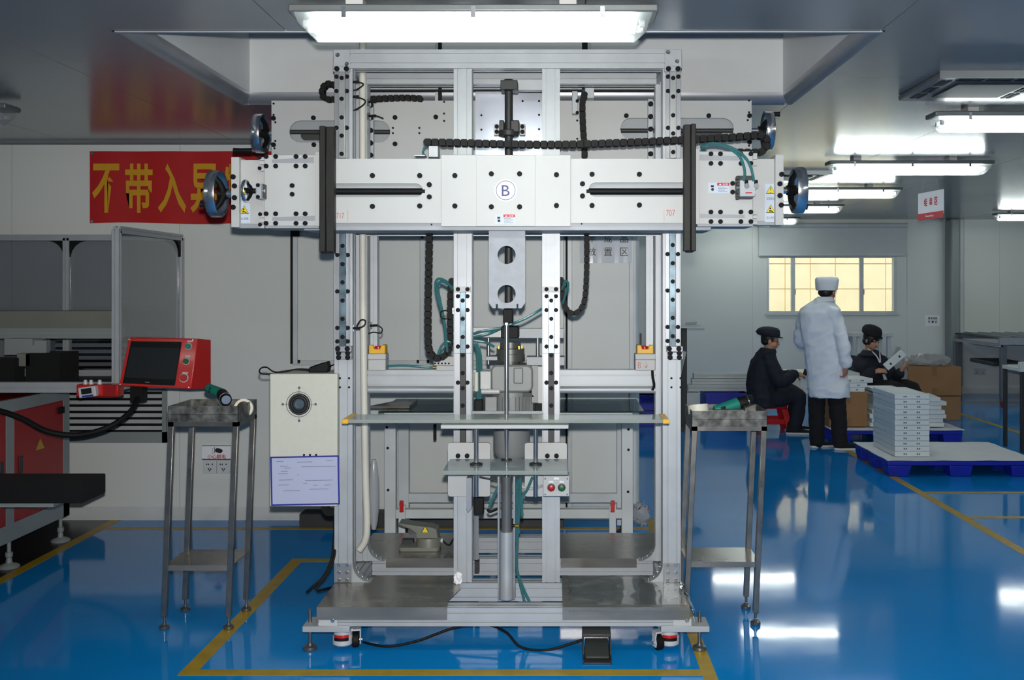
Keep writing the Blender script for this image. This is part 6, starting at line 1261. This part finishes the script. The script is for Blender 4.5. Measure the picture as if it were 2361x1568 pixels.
for sx in (-1, 1): gl.tube([hc+hM@Vector((sx*.03+.021*math.cos(t), .093, .0+.016*math.sin(t))) for t in [k*math.pi/8 for k in range(17)]], .0018, 6, False); gl.tube([hc+hM@Vector((sx*.052, .09, .004)), hc+hM@Vector((sx*.08, 0, .004))], .002, 6)
gl.tube([hc+hM@Vector((-.009, .095, .003)), hc+hM@Vector((.009, .095, .003))], .0018, 6).obj('glasses', 'dark_grey', A); face_bits(A, hc, hM)
# ---- seated man in dark workwear, facing right
B = thing('person', (2.34, 11.1, 0), 'seated person in dark work jacket and cap on the red stool', 'person')
hc = Vector((X(1777, 11.02), 11.05, Z(786, 11.02))); hd = (1, -.22, -.12); f2, r2, u2 = frame_of((1, -.05, 0))
def c2_(px, py, y=11.08): return (X(px, 11.05), y, Z(py, 11.05))
RS, RE, RW = Vector(c2_(1768, 828, 10.90)), Vector(c2_(1792, 876, 10.84)), Vector(c2_(1829, 860, 10.92)); LS, LE, LW = Vector(c2_(1768, 828, 11.28)), Vector(c2_(1798, 874, 11.30)), Vector(c2_(1826, 866, 11.18))
h1, k1, a1 = Vector((2.32, 10.99, .385)), Vector((2.60, 10.94, .42)), Vector((2.56, 10.94, .09)); h2, k2, a2 = Vector((2.32, 11.18, .385)), Vector((2.62, 11.2, .42)), Vector((2.60, 11.2, .09))
body = MB(); hcen, hM = head(body, hc, hd); limb(body, [c2_(1768, 815), hc+Vector((-.012, 0, -.07))], [.056, .055])
torso(body, [(c2_(1768, 816), .11, .07), (c2_(1764, 835), .17, .09), (c2_(1758, 880), .15, .10), (c2_(1762, 920), .15, .10)], r2, f2)
limb(body, [RS, RE, RW], [.05, .042, .032]); limb(body, [LS, LE, LW], [.05, .042, .032]); limb(body, [h1, k1, a1], [.075, .055, .04]); limb(body, [h2, k2, a2], [.075, .055, .04])
hand(body, RW, (.9, .35, -.1), (0, -.5, .85), -1, .45); hand(body, LW, (.9, -.25, -.1), (0, .4, .9), 1, .5)
remesh(body.obj('body', 'skin', B), .0065, 2)
jk = MB(); torso(jk, [(c2_(1771, 803), .085, .075), (c2_(1768, 813), .14, .10), (c2_(1763, 830), .20, .135), (c2_(1758, 860), .205, .155), (c2_(1757, 890), .205, .165), (c2_(1760, 915), .21, .165), (c2_(1764, 937), .20, .15)], r2, f2)
limb(jk, [RS+Vector((0, .02, .01)), (RS+RE)/2+Vector((-.01, 0, 0)), RE, RW+Vector((-.02, 0, 0))], [.078, .078, .074, .056]); limb(jk, [LS, (LS+LE)/2, LE, LW], [.075, .075, .07, .055])
jo = folds(remesh(jk.obj('jacket', 'navy_cloth', B), .011, 2), .009, (8, 8, 8))
MB().loft([ring((hc.x-.03, hc.y, z), r2, f2, a, b) for z, a, b in ((hc.z-.14, .10, .09), (hc.z-.095, .085, .075), (hc.z-.085, .088, .08), (hc.z-.10, .095, .09), (hc.z-.13, .11, .10))], False).obj('collar', 'navy_cloth', jo)
tr = MB(); limb(tr, [h1+Vector((-.08, 0, .01)), h1+Vector((.1, 0, .005)), k1, a1+Vector((0, 0, -.02))], [.105, .10, .085, .07]); limb(tr, [h2+Vector((-.08, 0, .01)), h2+Vector((.1, 0, .005)), k2, a2+Vector((0, 0, -.02))], [.105, .10, .085, .07]); tr.ellipsoid((2.27, 11.09, .40), .15, .19, .095)
folds(remesh(tr.obj('trousers', 'navy_cloth', B), .011, 2), .007, (8, 8, 8))
shoe(B, (2.49, 10.93, 0), (1, -.1, 0)); shoe(B, (2.54, 11.2, 0), (1, 0, 0), m='black_cloth')
MB().ellipsoid(hc+hM@Vector((0, -.016, .030)), .079, .092, .088, 18, hM).ellipsoid(hc+hM@Vector((0, -.045, -.01)), .07, .058, .05, 14, hM).obj('hair', 'hair', B)
cap = MB().loft([ring(hc+hM@Vector((0, y, z)), hM.col[0], hM.col[1], a, b, 22) for y, z, a, b in ((-.01, .045, .086, .102), (-.022, .055, .108, .124), (-.035, .085, .122, .136), (-.025, .125, .108, .118), (-.012, .148, .07, .08), (-.01, .156, .02, .02))]); cp_ = remesh(cap.obj('cap', 'navy_cloth', B), .008, 2)
MB().loft([[hc+hM@Vector((x, .07+.065*math.sqrt(max(0, 1-(x/.075)**2)), z+.045-.1*(x*x))) for x in [-.075+.15*k/12 for k in range(13)]]+[hc+hM@Vector((x, .06, z+.052)) for x in [.075-.15*k/12 for k in range(13)]] for z in (0, .008)]).obj('cap_peak', 'navy_cloth', cp_)
face_bits(B, hc, hM)
ph = thing('phone', tuple(RW+Vector((.10, .03, .0))), 'small black device in the hands of the seated man', 'device'); c = RW+Vector((.115, .04, .005)); MB().box(c.x-.012, c.x+.012, c.y-.05, c.y+.05, c.z-.02, c.z+.045, (0, .3, 0)).obj('case', 'black_plastic', ph, bevel=.003)
# ---- seated woman in dark jacket
Y = 11.8
C = thing('person', (3.7, 11.85, 0), 'seated smiling person in dark jacket and black cap holding a white device', 'person')
hc = Vector((X(2005, Y), 11.74, Z(783, Y))); hd = (.62, -.78, -.30); f3, r3, u3 = frame_of((.45, -.89, 0))
def c3_(px, py, y=11.82): return (X(px, Y), y, Z(py, Y))
RS, RE, RW = Vector(c3_(1967, 834, 11.86)), Vector(c3_(1966, 884, 11.70)), Vector(c3_(2004, 852, 11.55)); LS, LE, LW = Vector(c3_(2034, 832, 11.80)), Vector(c3_(2054, 868, 11.68)), Vector(c3_(2058, 850, 11.50))
h1, k1, a1 = Vector((3.60, 11.78, .40)), Vector((3.86, 11.42, .44)), Vector((3.86, 11.44, .09)); h2, k2, a2 = Vector((3.78, 11.85, .40)), Vector((4.06, 11.52, .44)), Vector((4.08, 11.55, .09))
body = MB(); hcen, hM = head(body, hc, hd, .97); limb(body, [c3_(2001, 822), hc+Vector((-.005, .02, -.06))], [.052, .05])
torso(body, [(c3_(2000, 823), .10, .07), (c3_(2000, 840), .16, .085), (c3_(2003, 880), .135, .09), (c3_(2008, 905), .14, .10)], r3, f3)
limb(body, [RS, RE, RW], [.045, .038, .028]); limb(body, [LS, LE, LW], [.045, .038, .028]); limb(body, [h1, k1, a1], [.075, .055, .04]); limb(body, [h2, k2, a2], [.075, .055, .04])
hand(body, RW, (.95, -.15, .12), (-.1, -.6, .8), -1, .4, .95); hand(body, LW, (.45, -.3, .6), (.6, -.7, -.3), 1, .7, .95)
remesh(body.obj('body', 'skin', C), .0065, 2)
jk = MB(); torso(jk, [(c3_(2001, 815), .09, .075), (c3_(2000, 826), .155, .10), (c3_(2000, 840), .195, .125), (c3_(2002, 862), .185, .14), (c3_(2005, 885), .185, .145), (c3_(2008, 906), .19, .15)], r3, f3)
limb(jk, [RS+Vector((.015, 0, .0)), (RS+RE)/2, RE, RW+Vector((-.03, .02, 0))], [.076, .074, .07, .05]); limb(jk, [LS+Vector((-.015, 0, 0)), (LS+LE)/2, LE, LW+Vector((0, .02, -.02))], [.074, .072, .068, .05])
jo = folds(remesh(jk.obj('jacket', 'navy_cloth', C), .011, 2), .009, (8, 8, 8))
cv = hc+Vector((0, .02, -.12))
MB().loft([ring(cv+Vector((0, 0, z)), r3, f3, a, b) for z, a, b in ((-.06, .12, .10), (-.01, .085, .08), (.0, .09, .085), (-.02, .105, .10), (-.06, .135, .115))], False).obj('collar', 'navy_cloth', jo)
for sx in (-1, 1):
    MB().tube(smooth_path([cv+r3*sx*.062+f3*.02+Vector((0, 0, .015)), cv+r3*sx*.05+f3*.085+Vector((0, 0, -.02)), cv+r3*sx*.022+f3*.128+Vector((0, 0, -.075)), cv+r3*sx*.004+f3*.150+Vector((0, 0, -.14))], 5), .008, 8).obj('shirt_collar', 'shirt_white', C)
tr = MB(); limb(tr, [h1, k1, a1], [.10, .082, .066]); limb(tr, [h2, k2, a2], [.10, .082, .066]); tr.ellipsoid((3.69, 11.84, .42), .17, .15, .095)
remesh(tr.obj('trousers', 'black_cloth', C), .011, 2)
shoe(C, (3.86, 11.47, 0), (.3, -.9, 0)); shoe(C, (4.08, 11.58, 0), (.4, -.9, 0))
MB().ellipsoid(hc+hM@Vector((0, -.012, .028)), .082, .096, .086, 18, hM).ellipsoid(hc+hM@Vector((0, -.035, -.025)), .080, .065, .055, 16, hM).ellipsoid(hc+hM@Vector((0, .06, .038)), .06, .03, .022, 14, hM).ellipsoid(hc+hM@Vector((-.068, .02, -.01)), .014, .03, .045, 12, hM).ellipsoid(hc+hM@Vector((.068, .02, -.01)), .014, .03, .045, 12, hM).obj('hair', 'hair', C)
cap = MB().loft([ring(hc+hM@Vector((0, y, z)), hM.col[0], hM.col[1], a, b, 22) for y, z, a, b in ((-.008, .055, .090, .104), (-.014, .075, .106, .118), (-.02, .12, .106, .116), (-.02, .155, .085, .095), (-.02, .172, .04, .05))]); cp_ = remesh(cap.obj('cap', 'black_cloth', C), .008, 2)
MB().loft([[hc+hM@Vector((x, .075+.05*math.sqrt(max(0, 1-(x/.075)**2)), z+.052-.1*(x*x))) for x in [-.075+.15*k/12 for k in range(13)]]+[hc+hM@Vector((x, .06, z+.06)) for x in [.075-.15*k/12 for k in range(13)]] for z in (0, .008)]).obj('cap_peak', 'black_cloth', cp_)
face_bits(C, hc, hM, .97, True)
dv = thing('handheld_device', P(2063, 832, 11.42), 'white oblong device held by the seated woman', 'device'); Dd = 11.40
p0, p1 = Vector(P(2043, 848, Dd)), Vector(P(2085, 813, Dd)); ax = (p1-p0).normalized(); sdv = Vector((-ax.z, 0, ax.x)); dp_ = Vector((0, 1, 0))
def slab(a, b, hw, y0, y1, nm, m): MB().loft([[q+sdv*hw+dp_*y0, q-sdv*hw+dp_*y0, q-sdv*hw+dp_*y1, q+sdv*hw+dp_*y1] for q in (a, b)]).obj(nm, m, dv, bevel=.004)
slab(p0, p1, .042, 0, .05, 'case', 'box_white')
for t in (.22, .7): slab(p0+(p1-p0)*t, p0+(p1-p0)*(t+.08), .012, -.002, .001, 'port', 'ink_black')
s2 = copy_tree(ST, (3.70, 11.9, 0), label='red plastic stool under the seated woman, mostly hidden', cat='stool')
